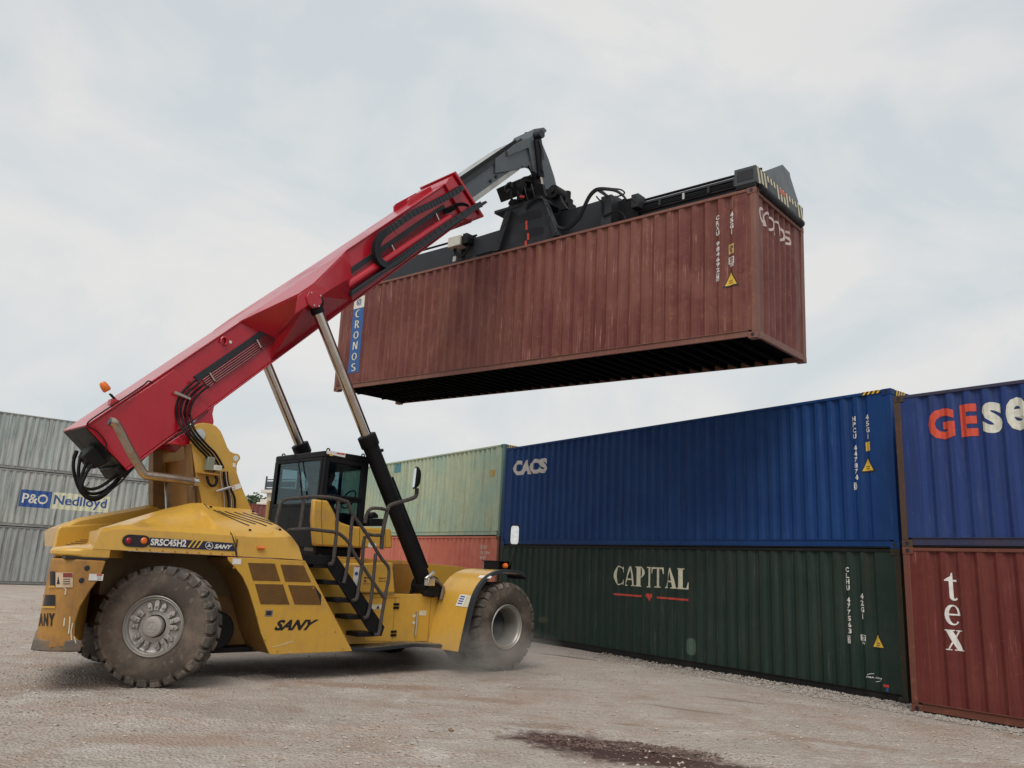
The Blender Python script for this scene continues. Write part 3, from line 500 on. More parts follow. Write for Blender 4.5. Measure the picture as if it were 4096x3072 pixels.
# ------------------------------------------------------------------ loose stones
def stone(mb, x, y, r, z=None):
    h = gh(x, y) if z is None else z; q = random.uniform(0, 6.3); cq, sq = math.cos(q), math.sin(q); a, b_, c2_ = random.uniform(.7, 1.4), random.uniform(.6, 1.1), random.uniform(.5, .9)
    vs = []
    for X, Y, Z in ((0, 0, 1), (1, 0, .1), (.3, .95, 0), (-.8, .6, .15), (-.8, -.6, -.05), (.3, -.95, .1), (0, 0, -1)):
        j = random.uniform(.75, 1.2); X *= a * r * j; Y *= b_ * r * j; Z *= c2_ * r * j; vs.append((x + X * cq - Y * sq, y + X * sq + Y * cq, h + r * .3 + Z))
    mb.add(vs, [[0, 1, 2], [0, 2, 3], [0, 3, 4], [0, 4, 5], [0, 5, 1], [6, 2, 1], [6, 3, 2], [6, 4, 3], [6, 5, 4], [6, 1, 5]])
def stonemat(n, a, b_):
    m, t, b = newmat(n); v = mapped(t); t.links.new(mixc(t, ramp(t, noise_(t, v, 22, 2, .5), .35, .65), a, b_), b.inputs['Base Color']); b.inputs['Roughness'].default_value = .95; return m
gm = MB(); rd_ = Vector((math.cos(BY), math.sin(BY)))
for i in range(15000):
    al = random.uniform(-7.6, 8.5); s_ = random.random() ** 1.3 * 1.15
    if al > .4: s_ = random.random() ** 1.1 * 1.2 + (al * .054) - .0
    if s_ > .95 and random.random() < .5: continue
    base = BR.xy + rd_ * al - RN * (s_ - .06); 
    if random.random() < (1 - smooth(-6.0, 1.0, al)) * .75: continue
    stone(gm, base.x, base.y, random.uniform(.010, .032), gh(base.x, base.y) + max(0, .022 * (1 - s_ / .5)))
gm.build('gravel_strip', stonemat('pale_gravel', (.37, .335, .30), (.20, .175, .155)), None, ang=10, recalc=False, kind='stuff', label='pale crushed gravel along the foot of the container row', category='gravel')
gm = MB(); k = 0
while k < 7500:
    yy = 4 + (random.random() ** 1.8) * 26; xx = random.uniform(-.75, .75) * yy
    if (Vector((xx, yy)) - BR.xy).dot(RN) > -.8 or noise.noise(Vector((xx * .5, yy * .5, 2))) < -.15 + random.random() * .3: continue
    k += 1; stone(gm, xx, yy, random.choice((.005, .006, .008, .010, .013, .018)) * (1 + yy * .02))
gm.build('loose_stones', stonemat('yard_stone', (.50, .44, .38), (.26, .205, .16)), None, ang=10, recalc=False, kind='stuff', label='small loose stones strewn over the dusty yard', category='stones')
gm = MB(); p = ground_pt(2330, 2965)
for i in range(2200):
    a = random.uniform(0, 6.3); rr_ = random.random() ** .6; x_ = p.x + .42 + math.cos(a) * rr_ * 1.05 - math.sin(a) * rr_ * .08; y_ = p.y - .16 + math.sin(a) * rr_ * .36 - math.cos(a) * rr_ * .24
    stone(gm, x_, y_, random.choice((.006, .008, .011, .016)))
gm.build('dark_soil_clods', stonemat('dark_soil', (.10, .06, .05), (.17, .12, .10)), None, ang=10, recalc=False, kind='stuff', label='dark damp soil clods on the stained patch', category='soil')
for (px, py, r_, lab) in ((1803, 2920, .05, 'rounded brown stone alone on the dusty yard'),):
    p = ground_pt(px, py); s_ = MB(); stone(s_, 0, 0, r_, 0); o = s_.build('stone', stonemat('brown_stone', (.17, .10, .07), (.24, .16, .11)), None, .008, label=lab, category='stone'); o.location = (p.x, p.y, gh(p.x, p.y))
# ------------------------------------------------------------------ reach stacker
PSI = R(45.5); HWID = 1.65; GZ = .085
AX = Vector((math.cos(PSI), math.sin(PSI), 0)); NX = Vector((-math.sin(PSI), math.cos(PSI), 0))
MO = Vector((-4.613, 11.097, 0)) + NX * HWID; MO.z = GZ
MM = Matrix.Translation(MO) @ Matrix.Rotation(PSI, 4, 'Z'); MMi = MM.inverted()
CROPS = {'tw': (180, 2000, 2.54), 'r1': (0, 1500, 2.011), 'r2': (100, 2100, 2.37), 'r3': (800, 1700, 2.37), 'r4': (800, 2100, 2.458), 'r5': (1400, 1800, 1.8435), 'r6': (900, 1000, 2.37), 'r7': (1400, 500, 2.011), 'r8': (2200, 500, 2.011),
         't2': (640, 1680, 4.367), 'h3': (1980, 520, 4.149), 'd4': (1500, 850, 4.148), 's5': (2230, 700, 4.424), 's6': (1150, 2000, 2.764), 'f7': (1600, 2200, 5.53), 'b8': (680, 1080, 2.675), 'cb': (1000, 1750, 4.1475), 'w1': (350, 2200, 2.765), 'cw': (100, 2150, 3.0175), 'px': (0, 0, 1)}
def cv(k, x, y): o = CROPS[k]; return o[0] + x / o[2], o[1] + y / o[2]
def q3(k, x, y, py): return hit(MMi, *cv(k, x, y), 1, py)          # photo point on the machine plane y=py
def q2(k, py, *pts): return [(lambda p: (p.x, p.z))(q3(k, x, y, py)) for x, y in pts]
RS = thing('reach_stacker', 'yellow reach stacker with a raised red telescopic boom holding up a container', 'reach stacker', MM)
def P(name, mb, mat, bevel=0, parent=None, **k): return mb.build(name, mat, parent or RS, bevel, **k)
def plate(poly, y0, y1): return MB().prism(poly, y0, y1)
# ---- wheels
def wheel(x, yo, sg, rear, steer=0.):
    e1 = Vector((math.cos(steer), math.sin(steer), 0)); ax = Vector((-math.sin(steer), math.cos(steer), 0)) * sg; c = Vector((x, yo, .833 if rear else .782)); mb = MB()
    pr = [(.385, .07), (.40, .035), (.44, .012), (.52, 0), (.585, .002), (.655, .016), (.695, .03), (.716, .045), (.742, .075), (.746, .25)]
    pr += [(r, .5 - h) for r, h in pr[-2::-1]]
    mb.lathe(pr, c, ax, 72); nl = 27
    for side in (0, 1):
        for i in range(nl):
            a0 = 2 * math.pi * (i + .5 * side) / nl; wd = 2 * math.pi / nl * .375; sk = .05
            def pt(a, r, h): h = h if side == 0 else .5 - h; return c + ax * h + e1 * (math.cos(a) * r) + Vector((0, 0, math.sin(a) * r))
            rows = []
            for h, ro, ri, sh, wk in ((.022, .712, .675, 0, 1.0), (.042, .774, .69, 0, 1.0), (.068, .789, .71, .004, 1.0), (.19, .79, .71, sk, .95), (.285, .787, .71, sk * 1.6, .8)):
                rows.append([pt(a0 + sh - wd * wk, ri, h), pt(a0 + sh - wd * wk, ro, h), pt(a0 + sh + wd * wk, ro, h), pt(a0 + sh + wd * wk, ri, h)])
            mb.loft(rows)
    tread_start = None
    t = P('wheel', mb, [RUB, TRD], .010, ang=40)
    for p in t.data.polygons:
        dq = p.center - c; dq -= ax * dq.dot(ax); r = dq.length
        if r > .738: p.material_index = 1
    m = MB()
    if rear:
        m.lathe([(.398, .075), (.398, .028), (.388, .018), (.378, .03), (.372, .05), (.358, .042), (.345, .055), (.335, .09), (.30, .105), (.225, .105), (.215, .09), (.15, .085), (.15, .2)], c, ax, 64); P('rim', m, RIM, parent=t)
        m = MB(); m.lathe([(.135, .09), (.135, .0), (.122, -.018), (.10, -.024), (.0, -.024)], c, ax, 40); h = P('hub', m, RIM, parent=t)
        for k in range(15):
            grp, j = divmod(k, 3); a = R(90) + grp * R(72) + (j - 1) * R(20); ln = .155 if j == 1 else .115; rr = .205
            rot = Matrix.Translation(c) @ Matrix.Rotation(steer, 4, 'Z') @ Matrix.Rotation(-a, 4, 'Y')
            m = MB(); wv = .041
            vs = [(rr, -sg * -.0 + sg * .10, -wv), (rr + ln * .75, sg * .10, -wv), (rr + ln, sg * .10, 0), (rr + ln * .75, sg * .10, wv), (rr, sg * .10, wv)]
            top = [(v[0] * .99 + .003, sg * (.045 if i in (0, 4) else .062), v[2] * .72) for i, v in enumerate(vs)]
            m.loft([[rot @ Vector(v) for v in vs], [rot @ Vector(v) for v in top]]); o = rot @ Vector((rr + .05, sg * .05, 0)); m.cyl(o, o - ax * .025, .017, 8); P('wheel_clamp', m, RIM, .004, parent=t)
        m = MB(); e = c - ax * .0255
        for k in range(3):
            a = R(90 + 120 * k); d = e1 * math.cos(a) + Vector((0, 0, math.sin(a))); s_ = e1 * -math.sin(a) + Vector((0, 0, math.cos(a))); m.loft([[e + d * .062, e + s_ * .016, e - s_ * .016], [e + d * .062 - ax * .004, e + s_ * .016 - ax * .004, e - s_ * .016 - ax * .004]])
        m.lathe([(.072, -.0), (.072, -.004), (.064, -.004), (.064, 0)], e, ax, 32); P('emblem', m, STEEL, parent=t)
    else:
        m.lathe([(.398, .075), (.398, .022), (.386, .012), (.376, .025), (.372, .045), (.356, .038), (.344, .05), (.335, .09), (.325, .16), (.322, .40), (.0, .41)], c, ax, 64); P('rim', m, RIM, parent=t)
        m = MB(); m.lathe([(.26, .40), (.255, .33), (.20, .31), (.17, .30), (.12, .28), (0, .275)], c, ax, 40)
        for k in range(30):
            a = 2 * math.pi * k / 30; o = c + e1 * (math.cos(a) * .285) + Vector((0, 0, math.sin(a) * .285)) + ax * .40; m.cyl(o, o - ax * .035, .016, 6)
        P('hub', m, DKG, parent=t)
    return t
wheel(0, -1.65, 1, True, R(-42.7)); wheel(.80, 1.42, -1, True, R(-47))
for yo, sg in ((-2.15, 1), (-1.56, 1), (2.15, -1), (1.56, -1)): wheel(6.29, yo, sg, False)
P('rear_axle', MB().cyl((.24, -1.2, .83), (.24, 1.2, .83), .2, 20).box(-.0, .5, -.7, .7, .62, 1.05), BLK, .01); P('front_axle', MB().cyl((6.29, -1.6, .83), (6.29, 1.6, .83), .26, 20), BLK)
# ---- chassis
DARKUB = paint('underbody', (.09, .055, .02), .7, 0, 0, (.04, .03, .02), .7, 2)  # shade inside the wheel arch is put into this dark colour
P('shadow_plate', MB().box(.95, 5.3, -1.15, 1.15, .40, .47), BLK)  # plate added low under the machine to deepen its shadow on the ground
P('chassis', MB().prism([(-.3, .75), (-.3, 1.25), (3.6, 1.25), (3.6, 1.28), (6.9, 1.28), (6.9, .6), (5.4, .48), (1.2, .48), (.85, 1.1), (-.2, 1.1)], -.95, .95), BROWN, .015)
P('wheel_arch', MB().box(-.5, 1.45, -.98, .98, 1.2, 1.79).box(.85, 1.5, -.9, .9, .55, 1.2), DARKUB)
P('gearbox', MB().cyl((1.15, -.5, .72), (1.15, -1.2, .72), .27, 20), BLK, .02)
# ---- counterweight: tapering tail lofted across the machine
sl_ = []
side = [(-.71, 1.66), (-.74, 1.47), (-.84, 1.29), (-.93, 1.08), (-.955, .9), (-.94, .74), (-.80, .60)]
for y, xr, zb in ((-1.645, -1.06, .60), (-1.60, -1.17, .585), (-1.50, -1.245, .575), (-1.35, -1.275, .57), (-1.15, -1.21, .57), (-.8, -1.10, .57), (-.3, -.95, .57), (.2, -.78, .57), (.7, -.62, .58), (1.0, -.52, .6)):
    f = [(min(x, 9), z) for x, z in side] if y < -1.0 else [(max(x, xr + .3) + .25, z) for x, z in side]
    sl_.append([(xr, y, 1.665), (xr - .01, y, 1.1), (xr - .015, y, zb)] + [(x, y, z) for x, z in f[::-1]])
P('counterweight', MB().loft(sl_), paint('scuffed_counterweight_paint', (.37, .185, .035), .45, 0, 0, (.17, .08, .04), .9, 1.8, .008, .5), .02)
lip = []
for y, xr in ((-1.655, -1.0), (-1.63, -1.11), (-1.57, -1.215), (-1.50, -1.275), (-1.35, -1.315), (-1.15, -1.25), (-.8, -1.14), (-.3, -.99), (.2, -.82)): lip.append([(xr, y, .685), (xr - .01, y, .55), (xr + .16, y, .54), (xr + .16, y, .685)])
P('bumper', MB().loft(lip), paint('scraped_grey', (.11, .095, .08), .6, 0, 0, (.28, .15, .05), .7, 4, .01), .015)
def tailx(y): 
    T = [(-1.645, -1.06), (-1.60, -1.17), (-1.50, -1.245), (-1.35, -1.275), (-1.15, -1.21), (-.8, -1.10), (-.2, -.92)]
    for (a, b), (c_, d) in zip(T, T[1:]):
        if a <= y <= c_: return b + (d - b) * (y - a) / (c_ - a)
    return -1.29
def tail(name, mat, y0, y1, z0, z1, proud=.006, n=6):
    mb = MB(); ys_ = [y0 + (y1 - y0) * i / n for i in range(n + 1)]
    mb.add([(tailx(y) - proud - .012, y, z) for z in (z0, z1) for y in ys_], [[i, i + 1, n + 2 + i, n + 1 + i] for i in range(n)]); return P(name, mb, mat, recalc=False)
TAILP = [(-1.645, -1.06), (-1.60, -1.17), (-1.50, -1.245), (-1.35, -1.275), (-1.15, -1.21)]
def on_t(k, x, y, proud=.006):   # photo point carried onto the rounded corner of the counterweight
    o = MMi @ CAM; d = MMi.to_3x3() @ ray(*cv(k, x, y)); best = None
    for (ya, xa), (yb, xb) in zip([(-1.65, -.6)] + TAILP, TAILP):
        ex, ey = xb - xa, yb - ya; den = d.x * ey - d.y * ex
        if abs(den) < 1e-6: continue
        t_ = ((xa - o.x) * ey - (ya - o.y) * ex) / den; p = o + d * t_; s_ = ((p.x - xa) * ex + (p.y - ya) * ey) / (ex * ex + ey * ey)
        if -.03 <= s_ <= 1.03 and t_ > 0 and (best is None or t_ < best[0]): best = (t_, p)
    p = best[1] if best else o + d * ((-1.2 - o.x) / d.x)
    return p + Vector((-.8, -.6, 0)) * (proud + .012)
def tailq(name, mat, x0, y0, x1, y1, proud=.006, parent=None, geo=RECT):
    mb = MB(); lay(mb, geo, ((x0, y1), (x1, y1), (x1, y0), (x0, y0)), lambda u, v, l: on_t('r2', u, v, proud), ([x0 + (x1 - x0) * i / 6 for i in range(1, 6)], ())); return P(name, mb, mat, parent=parent, recalc=False)
for x0, y0, x1, y1 in ((246, 440, 292, 575), (182, 662, 295, 768)):
    tailq('tow_pocket', BLKD, x0, y0, x1, y1); tailq('pocket_lip', YEL, x0 - 6, y1, x1 + 4, y1 + 16, .02)
stk = tailq('warning_sticker', paint('dusty_sticker', (.50, .38, .26), .6, 0, 0, (.3, .15, .06), .7, 8, 0), 300, 450, 462, 592); tailq('sticker_band', plain('maroon_band', (.22, .03, .02), .5), 372, 455, 460, 495, .010, stk)
tailq('sticker_print', BLKD, 312, 480, 340, 560, .010, stk, TRI)
for k in range(3): tailq('sticker_print', BLKD, 372, 510 + 22 * k, 440, 517 + 22 * k, .010, stk)
for ch, x0, x1 in (('A', 140, 178), ('N', 184, 230), ('Y', 236, 292)): tailq('lettering', BLKD, x0, 835, x1, 955, .008, None, text_geo(ch, .05, .1))
for x, y in ((590, 408), (538, 525)): p_ = q3('r2', x, y, -1.655); P('bolt_hole', MB().lathe([(0, 0), (.028, 0), (.034, .006)], p_, Vector((0, 1, 0)), 16), DKG)
for a_ in (((370, 600), (392, 610), (384, 660)), ((432, 870), (425, 960), (418, 1030)), ((455, 930), (440, 1010), (446, 1090)), ((380, 880), (372, 960)), ((470, 1060), (486, 1120))): P('scratch', MB().tube([on_t('r2', x, y, -.004) for x, y in a_], .008, 5), CREAM)
def decal(name, mat, geos, y, parent=None):
    mb = MB()
    for g, q in geos: lay(mb, g, q, lambda u, z, l: (u, y, z))
    return P(name, mb, mat, parent=parent, recalc=False)
def rq(k, py, x0, y0, x1, y1):
    a = q3(k, x0, y0, py); b = q3(k, x1, y1, py); return ((a.x, b.z), (b.x, b.z), (b.x, a.z), (a.x, a.z))
def qq(k, py, *pts): return tuple(q2(k, py, *pts))   # bl, br, tr, tl
decal('safety_sticker', WHITE, [(RECT, rq('r2', -1.65, 610, 462, 735, 528))], -1.652); decal('sticker_band', REDD, [(RECT, rq('r2', -1.65, 680, 466, 732, 482))], -1.655); decal('sticker_print', BLKD, [(RECT, rq('r2', -1.65, 682, 490, 722, 494)), (RECT, rq('r2', -1.65, 682, 502, 722, 506)), (RECT, rq('r2', -1.65, 682, 513, 722, 517))], -1.655)
# ---- rear hood
def lerp(a, b, t): return a + (b - a) * t
def poly_at(pts, t):
    n = len(pts) - 1; k = min(int(t * n), n - 1); return Vector(pts[k]).lerp(Vector(pts[k + 1]), t * n - k)
YI, YO = -.72, -1.65
ridge = [q3('r1', 800, 1232, -.95), q3('r1', 870, 1213, -.9), q3('r1', 1090, 1146, -.8), q3('r1', 1310, 1080, YI), q3('r1', 1540, 1028, YI), q3('r1', 1630, 1030, YI)]
xf = q2('r2', YO, (2005, 200))[0][0]
def hoodgrid(ya, rdg, cr_, bt, inner, nu=44, nv=16, scoop=None):
    rows = []
    for i in range(nu + 1):
        u = i / nu; a = poly_at(bt, u); b = poly_at(cr_, u); r_ = poly_at(rdg, u); row = [Vector(a)]
        for j in range(1, 5): row.append(Vector(a).lerp(b, j / 5))
        for j in range(nv + 1):
            v = j / nv; p = Vector(b).lerp(r_, v); p.z += .055 * math.sin(math.pi * min(1, v * 1.15)) * (1 - v)
            if scoop: p.z -= scoop(u, v)
            row.append(p)
        row.append(Vector((r_.x, r_.y + .05 * (1 if ya < 0 else -1), r_.z - .03))); row.append(Vector((r_.x, inner, r_.z - .05))); row.append(Vector((r_.x, inner, a.z)))
        rows.append(row)
    return MB().loft(rows)
bot = [(-.90, YO, 1.80), (-.52, YO, 1.80), (.3, YO, 1.80), (xf, YO, 1.80)]
crs = [(-.83, YO + .03, 2.02), (-.62, YO + .03, 2.07), (.25, YO + .03, 2.085), (xf - .02, YO + .03, 2.085)]
def scoop(u, v):
    a = smooth(.40, .60, u) * (1 - smooth(.86, .90, u)); lo, hi = .12, .60; b_ = smooth(lo, lo + .06, v) * (1 - smooth(hi - .30 + .28 * u, hi - .06 + .28 * u, v)); return .13 * a * b_
P('engine_hood', hoodgrid(-1, ridge, crs, bot, -.60, scoop=scoop), YEL, ang=28)
# front hood piece with slots, dropping away at its front
x1 = xf + .012
rdg2 = [q3('r3', 40, 748, YI), q3('r3', 130, 772, YI), q3('r3', 470, 800, YI), q3('r3', 560, 850, YI)]; rdg2[0].x = x1 - .28; 
crs2 = [(x1 - .02, YO + .03, 2.085), (x1 + .35, YO + .03, 2.085), Vector(q3('r3', 872, 1062, YO + .05)), Vector(q3('r3', 935, 1150, YO + .05))]
bot2 = [(x1, YO, 1.80), (x1 + .4, YO, 1.80), (x1 + .8, YO, 1.80), Vector(q3('r3', 975, 1280, YO))]
fh = P('front_hood', hoodgrid(-1, rdg2, crs2, bot2, -.60, 30), YEL, ang=28)
def onhood(u, v): p = Vector(poly_at(crs2, u)).lerp(poly_at(rdg2, u), v); p.z += .055 * math.sin(math.pi * min(1, v * 1.15)) * (1 - v) + .004; return p
for k in range(7):
    u0 = .20 + .085 * k; a, b_ = onhood(u0, .84), onhood(min(.97, u0 + .17), .30 if k % 2 == 0 else .36); d_ = (b_ - a).normalized(); s_ = d_.cross(Vector((0, -.3, .95))).normalized() * .021
    mb = MB(); nq = 8
    pts = [onhood(lerp(u0, min(.97, u0 + .17), j / nq), lerp(.84, .30 if k % 2 == 0 else .36, j / nq)) for j in range(nq + 1)]
    mb.add([p + s_ for p in pts] + [p - s_ for p in pts], [[j, j + 1, nq + 2 + j, nq + 1 + j] for j in range(nq)]); P('hood_slot', mb, BLKD, parent=fh, recalc=False)
for u, v in ((.22, .93), (.30, .16), (.62, .18), (.86, .22), (.66, .9)):
    p = onhood(u, v); P('hood_latch', MB().cyl(p, p + Vector((0, -.006, .014)), .02, 12), BLK, parent=fh)
P('seam', MB().prism([(xf + .001, 1.80), (xf + .011, 1.80), (xf + .011, 2.04), (xf + .001, 2.04)], YO + .002, YO + .05), BLKD)
P('marker_lamp', MB().tube([q3('r3', 545, 1163, YO - .012), q3('r3', 612, 1168, YO - .012)], .022, 10), ORANGE)
# far half of the hood and the sloping tail deck
rf = [q3('r1', 480, 1226, .42), q3('r1', 640, 1150, .42), q3('r1', 930, 1095, .42), q3('r1', 1215, 1044, .42), q3('r1', 1275, 1044, .42), q3('r1', 1312, 1075, .42)]
P('engine_hood', hoodgrid(1, [(p.x, .5, p.z) for p in rf], [(-.55, 1.62, 2.02), (-.4, 1.62, 2.07), (.3, 1.62, 2.085), (1.3, 1.62, 2.085)], [(-.5, 1.65, 1.80), (-.3, 1.65, 1.80), (.3, 1.65, 1.80), (1.4, 1.65, 1.80)], .42), YEL, ang=28)
deck = []
for y, xr, x0, xq in ((-1.645, -1.02, -.80, -.675), (-1.58, -1.16, -.8, -.675), (-1.48, -1.24, -.8, -.675), (-1.3, -1.26, -.75, -.5), (-1.05, -1.18, -.7, -.3), (-.7, -1.07, -.6, -.1), (-.1, -.90, -.45, -.0), (.45, -.74, -.3, .1)):
    k = smooth(-1.6, -1.2, y); deck.append([(xr + .02, y, 1.69), (xr - .03, y, 1.71), (xr - .03, y, 1.765), (xr + .02, y, 1.795), (min(xq - .1, xr + .2), y, 1.81 + .02 * k), (min(xq - .05, x0 + .1), y, 1.82 + .07 * k), (xq, y, 1.82 + .10 * k), (xq, y, 1.69)])
dk = P('tail_deck', MB().loft(deck), YEL, .012, ang=45)
P('tail_wall', plate(q2('tw', .36, (155, 268), (128, 310), (95, 470), (60, 515), (300, 525), (620, 525), (700, 230)), .36, .42), YEL, .02)
for k in range(4):
    a = q3('tw', 212 + 48 * k, 452 - 16 * k, -1.05); b_ = q3('tw', 395 + 16 * k, 468 - 21 * k, -1.05)
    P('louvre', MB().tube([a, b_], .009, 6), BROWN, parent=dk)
P('tail_gap', MB().box(-1.2, -.70, -1.64, -1.5, 1.665, 1.692), BLKD)
# tail lamps, model band
P('tail_lamp', MB().prism([(lambda c_: (lerp(*[q2('r2', YO, (930, 85), (1180, 215))[i][0] for i in (0, 1)], c_[0]), lerp(*[q2('r2', YO, (930, 85), (1180, 215))[i][1] for i in (1, 0)], c_[1])))(c_) for c_ in ([(.26 + .25 * math.cos(R(a)) , .5 + .5 * math.sin(R(a))) for a in range(90, 271, 20)] + [(.74 + .25 * math.cos(R(a)), .5 + .5 * math.sin(R(a))) for a in range(-90, 91, 20)])], YO - .006, YO + .01), BLKD)
for x_, mt in ((985, LENS), (1128, ORANGE)): p = q3('r2', x_, 150, YO - .006); P('lamp_lens', MB().lathe([(.0, -.02), (.03, -.018), (.042, -.008), (.046, .004)], p, Vector((0, 1, 0)), 20), mt)
dec = decal('model_band', NAVY, [(RECT, qq('r2', YO, (1180, 205), (1995, 247), (1975, 172), (1185, 118)))], YO - .002)
decal('lettering', WHITE, [(text_geo('SRSC45H2', .035, .1), qq('r2', YO, (1186, 192), (1525, 208), (1528, 140), (1190, 128)))], YO - .005, dec)
decal('yellow_bars', YELD2, [(RECT, qq('r2', YO, (1540 + 42 * i, 212 + 2 * i), (1556 + 42 * i, 213 + 2 * i), (1606 + 42 * i, 144 + 2 * i), (1590 + 42 * i, 143 + 2 * i))) for i in range(3)], YO - .005, dec)
em = ringp((.5, .5, .5, .5), (.5, .5, .43, .43), 0, 360) + [[(.5 + .40 * math.cos(R(a)), .5 + .40 * math.sin(R(a))), (.5 + .12 * math.cos(R(a + 75)), .5 + .12 * math.sin(R(a + 75))), (.5, .5), (.5 + .12 * math.cos(R(a - 75)), .5 + .12 * math.sin(R(a - 75)))] for a in (90, 210, 330)]
decal('emblem', WHITE, [(poly_geo(*em), qq('r2', YO, (1708, 230), (1782, 234), (1782, 162), (1708, 158)))], YO - .005, dec)
decal('lettering', WHITE, [(text_geo('SANY', .045, .2), qq('r2', YO, (1792, 222), (1955, 230), (1968, 190), (1800, 180)))], YO - .005, dec)
# ---- tank panel with grilles
pan = q2('r4', YO, (275, 315), (1035, 350), (1500, 1240), (685, 1275), (600, 1060), (545, 850), (480, 640), (420, 510), (340, 410), (280, 350))
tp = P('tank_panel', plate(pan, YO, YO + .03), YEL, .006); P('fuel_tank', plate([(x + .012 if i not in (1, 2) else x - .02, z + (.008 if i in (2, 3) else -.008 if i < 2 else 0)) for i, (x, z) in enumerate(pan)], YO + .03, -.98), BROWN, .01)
for g in (((470, 372), (735, 378), (790, 552), (520, 545)), ((790, 388), (1020, 398), (1092, 562), (838, 556)), ((540, 580), (815, 584), (880, 782), (595, 778)), ((865, 590), (1125, 598), (1192, 690), (1188, 785), (930, 780))):
    c4_ = q2('r4', YO, *g); gr_ = P('grille', MB().prism(c4_, YO - .004, YO + .006), BLKD, parent=RS)
    tl, trr = Vector(c4_[0]), Vector(c4_[1]); brr, bll = Vector(c4_[-2]), Vector(c4_[-1]); mb = MB(); n = 26
    for i in range(n):
        t0 = (i + .5) / n; a = bll.lerp(brr, t0); b_ = tl.lerp(trr, t0); mb.tube([(a.x, YO - .006, a.y), (b_.x, YO - .006, b_.y)], .0028, 5)
    P('grille_bars', mb, YELD, parent=gr_)
def SANYL(): 
    S = [[(.02, .0), (.20, .0), (.235, .42), (.05, .42)]]
    return None
decal('lettering', BLKD, [(poly_geo([(0, 0), (.17, 0), (.185, .16), (.01, .16)], [(.05, .36), (.20, .16), (.185, .06), (.2, .5), (.06, .62)], [(.05, .62), (.22, .86), (.24, 1), (.10, 1), (.06, .8)], [(.10, 1), (.24, 1), (.24, .84), (.09, .84)]), ((0, 0), (0, 0), (0, 0), (0, 0)))] if 0 else [(text_geo('SANY', .05, .28), qq('r4', YO, (727, 1038), (1112, 1034), (1172, 928), (745, 932)))], YO - .003)
decal('door_lock', STEEL, [(RECT, rq('r4', YO, 642, 836, 710, 898))], YO - .004); decal('lock_core', DKG, [(RECT, rq('r4', YO, 652, 846, 700, 888))], YO - .007); decal('sticker', WHITE, [(RECT, rq('r4', YO, 322, 328, 400, 388))], YO - .003)
scr = MB()
for a in (((715, 1200), (790, 1182), (910, 1142)), ((745, 1195), (820, 1175), (915, 1146)), ((860, 1252), (885, 1246), (905, 1250))): scr.tube([q3('r4', x, y, YO - .001) for x, y in a], .0035, 4)
P('scratch', scr, CREAM)
# ---- battery box, door wall, running board
YD = -1.22
wall = q2('r4', YD, (1100, 330), (1620, 680)); 
P('side_box', plate([(2.2, .46)] + [(2.2, 1.84), (3.55, 1.84), (3.55, 1.285)] + q2('r5', YD, (480, 1065), (650, 1072), (655, 1100), (720, 1110), (630, 1425)) + [(5.1, .47)], YD, -.9), YEL, .01)
P('battery_cover', plate(q2('s6', YD - .06, (640, 700), (1165, 690), (1195, 1030), (640, 1030)), YD - .06, -.7), YEL, .03)
P('deck_step', MB().box(2.0, 4.6, YD + .02, 1.2, 1.80, 1.87), YELD, .01)
decal('lettering', plain('brown_print', (.10, .05, .02), .6), [(text_geo('400 67', .03), rq('s6', YD - .06, 1005, 860, 1080, 875)), (text_geo('400 87', .03), rq('s6', YD - .06, 1005, 890, 1080, 905)), (text_geo('HOTLINE', .02), rq('s6', YD - .06, 845, 850, 935, 868)), (text_geo('SERVICE', .02), rq('s6', YD - .06, 845, 885, 935, 902)), (RECT, rq('s6', YD - .06, 840, 924, 1078, 930))] if 0 else [(text_geo('4008 87', .03), rq('s6', YD - .06, 1005, 856, 1085, 875)), (text_geo('4008 87', .03), rq('s6', YD - .06, 1005, 888, 1085, 905)), (RECT, rq('s6', YD - .06, 846, 850, 872, 868)), (RECT, rq('s6', YD - .06, 880, 852, 900, 868)), (RECT, rq('s6', YD - .06, 846, 886, 872, 904)), (text_geo('http://www', .02), rq('s6', YD - .06, 840, 918, 930, 936))], YD - .064)
decal('caution_sticker', WHITE, [(RECT, rq('s6', YD - .06, 738, 722, 804, 960))], YD - .063); decal('sticker_band', REDD, [(RECT, rq('s6', YD - .06, 740, 725, 802, 740))], YD - .066); decal('sticker_print', BLUED, [((HOLE, [list(range(12))]), rq('s6', YD - .06, 742, 792, 778, 834))], YD - .066)
decal('caution_sticker', CREAM, [(RECT, rq('s6', YD, 935, 1155, 1055, 1208))], YD - .003); decal('sticker_print', BLKD, [(TRI, rq('s6', YD, 982, 1162, 1015, 1202))], YD - .006)
for k_, x, y in (('s6', 1203, 1172), ('s6', 1173, 1475)): p = q3(k_, x, y, YD - .01); P('hinge', MB().box(p.x - .06, p.x + .06, YD - .02, YD, p.z - .05, p.z - .01).box(p.x - .06, p.x + .06, YD - .02, YD, p.z + .01, p.z + .05), BLK, .004)
gp = [q3('r5', 495, 1190, YD - .015), q3('r5', 480, 1372, YD - .015)]; P('level_gauge', MB().tube(gp, .022, 8), STEEL)
decal('gauge_sticker', CREAM, [(RECT, rq('r5', YD, 512, 1184, 560, 1220)), (RECT, rq('r5', YD, 463, 1214, 488, 1232)), (RECT, rq('r5', YD, 460, 1264, 484, 1282))], YD - .003)
seam = MB()
for a in ((('s6', 845, 1560), ('s6', 1150, 1560)), (('s6', 848, 1470), ('s6', 845, 1560)), (('s6', 900, 1078), ('s6', 1244, 1082)), (('r5', 335, 1085), ('r5', 310, 1408)), (('r5', 600, 1080), ('r5', 572, 1400))): seam.tube([q3(k_, x, y, YD - .001) for k_, x, y in a], .004, 4)
P('panel_gap', seam, BROWN)
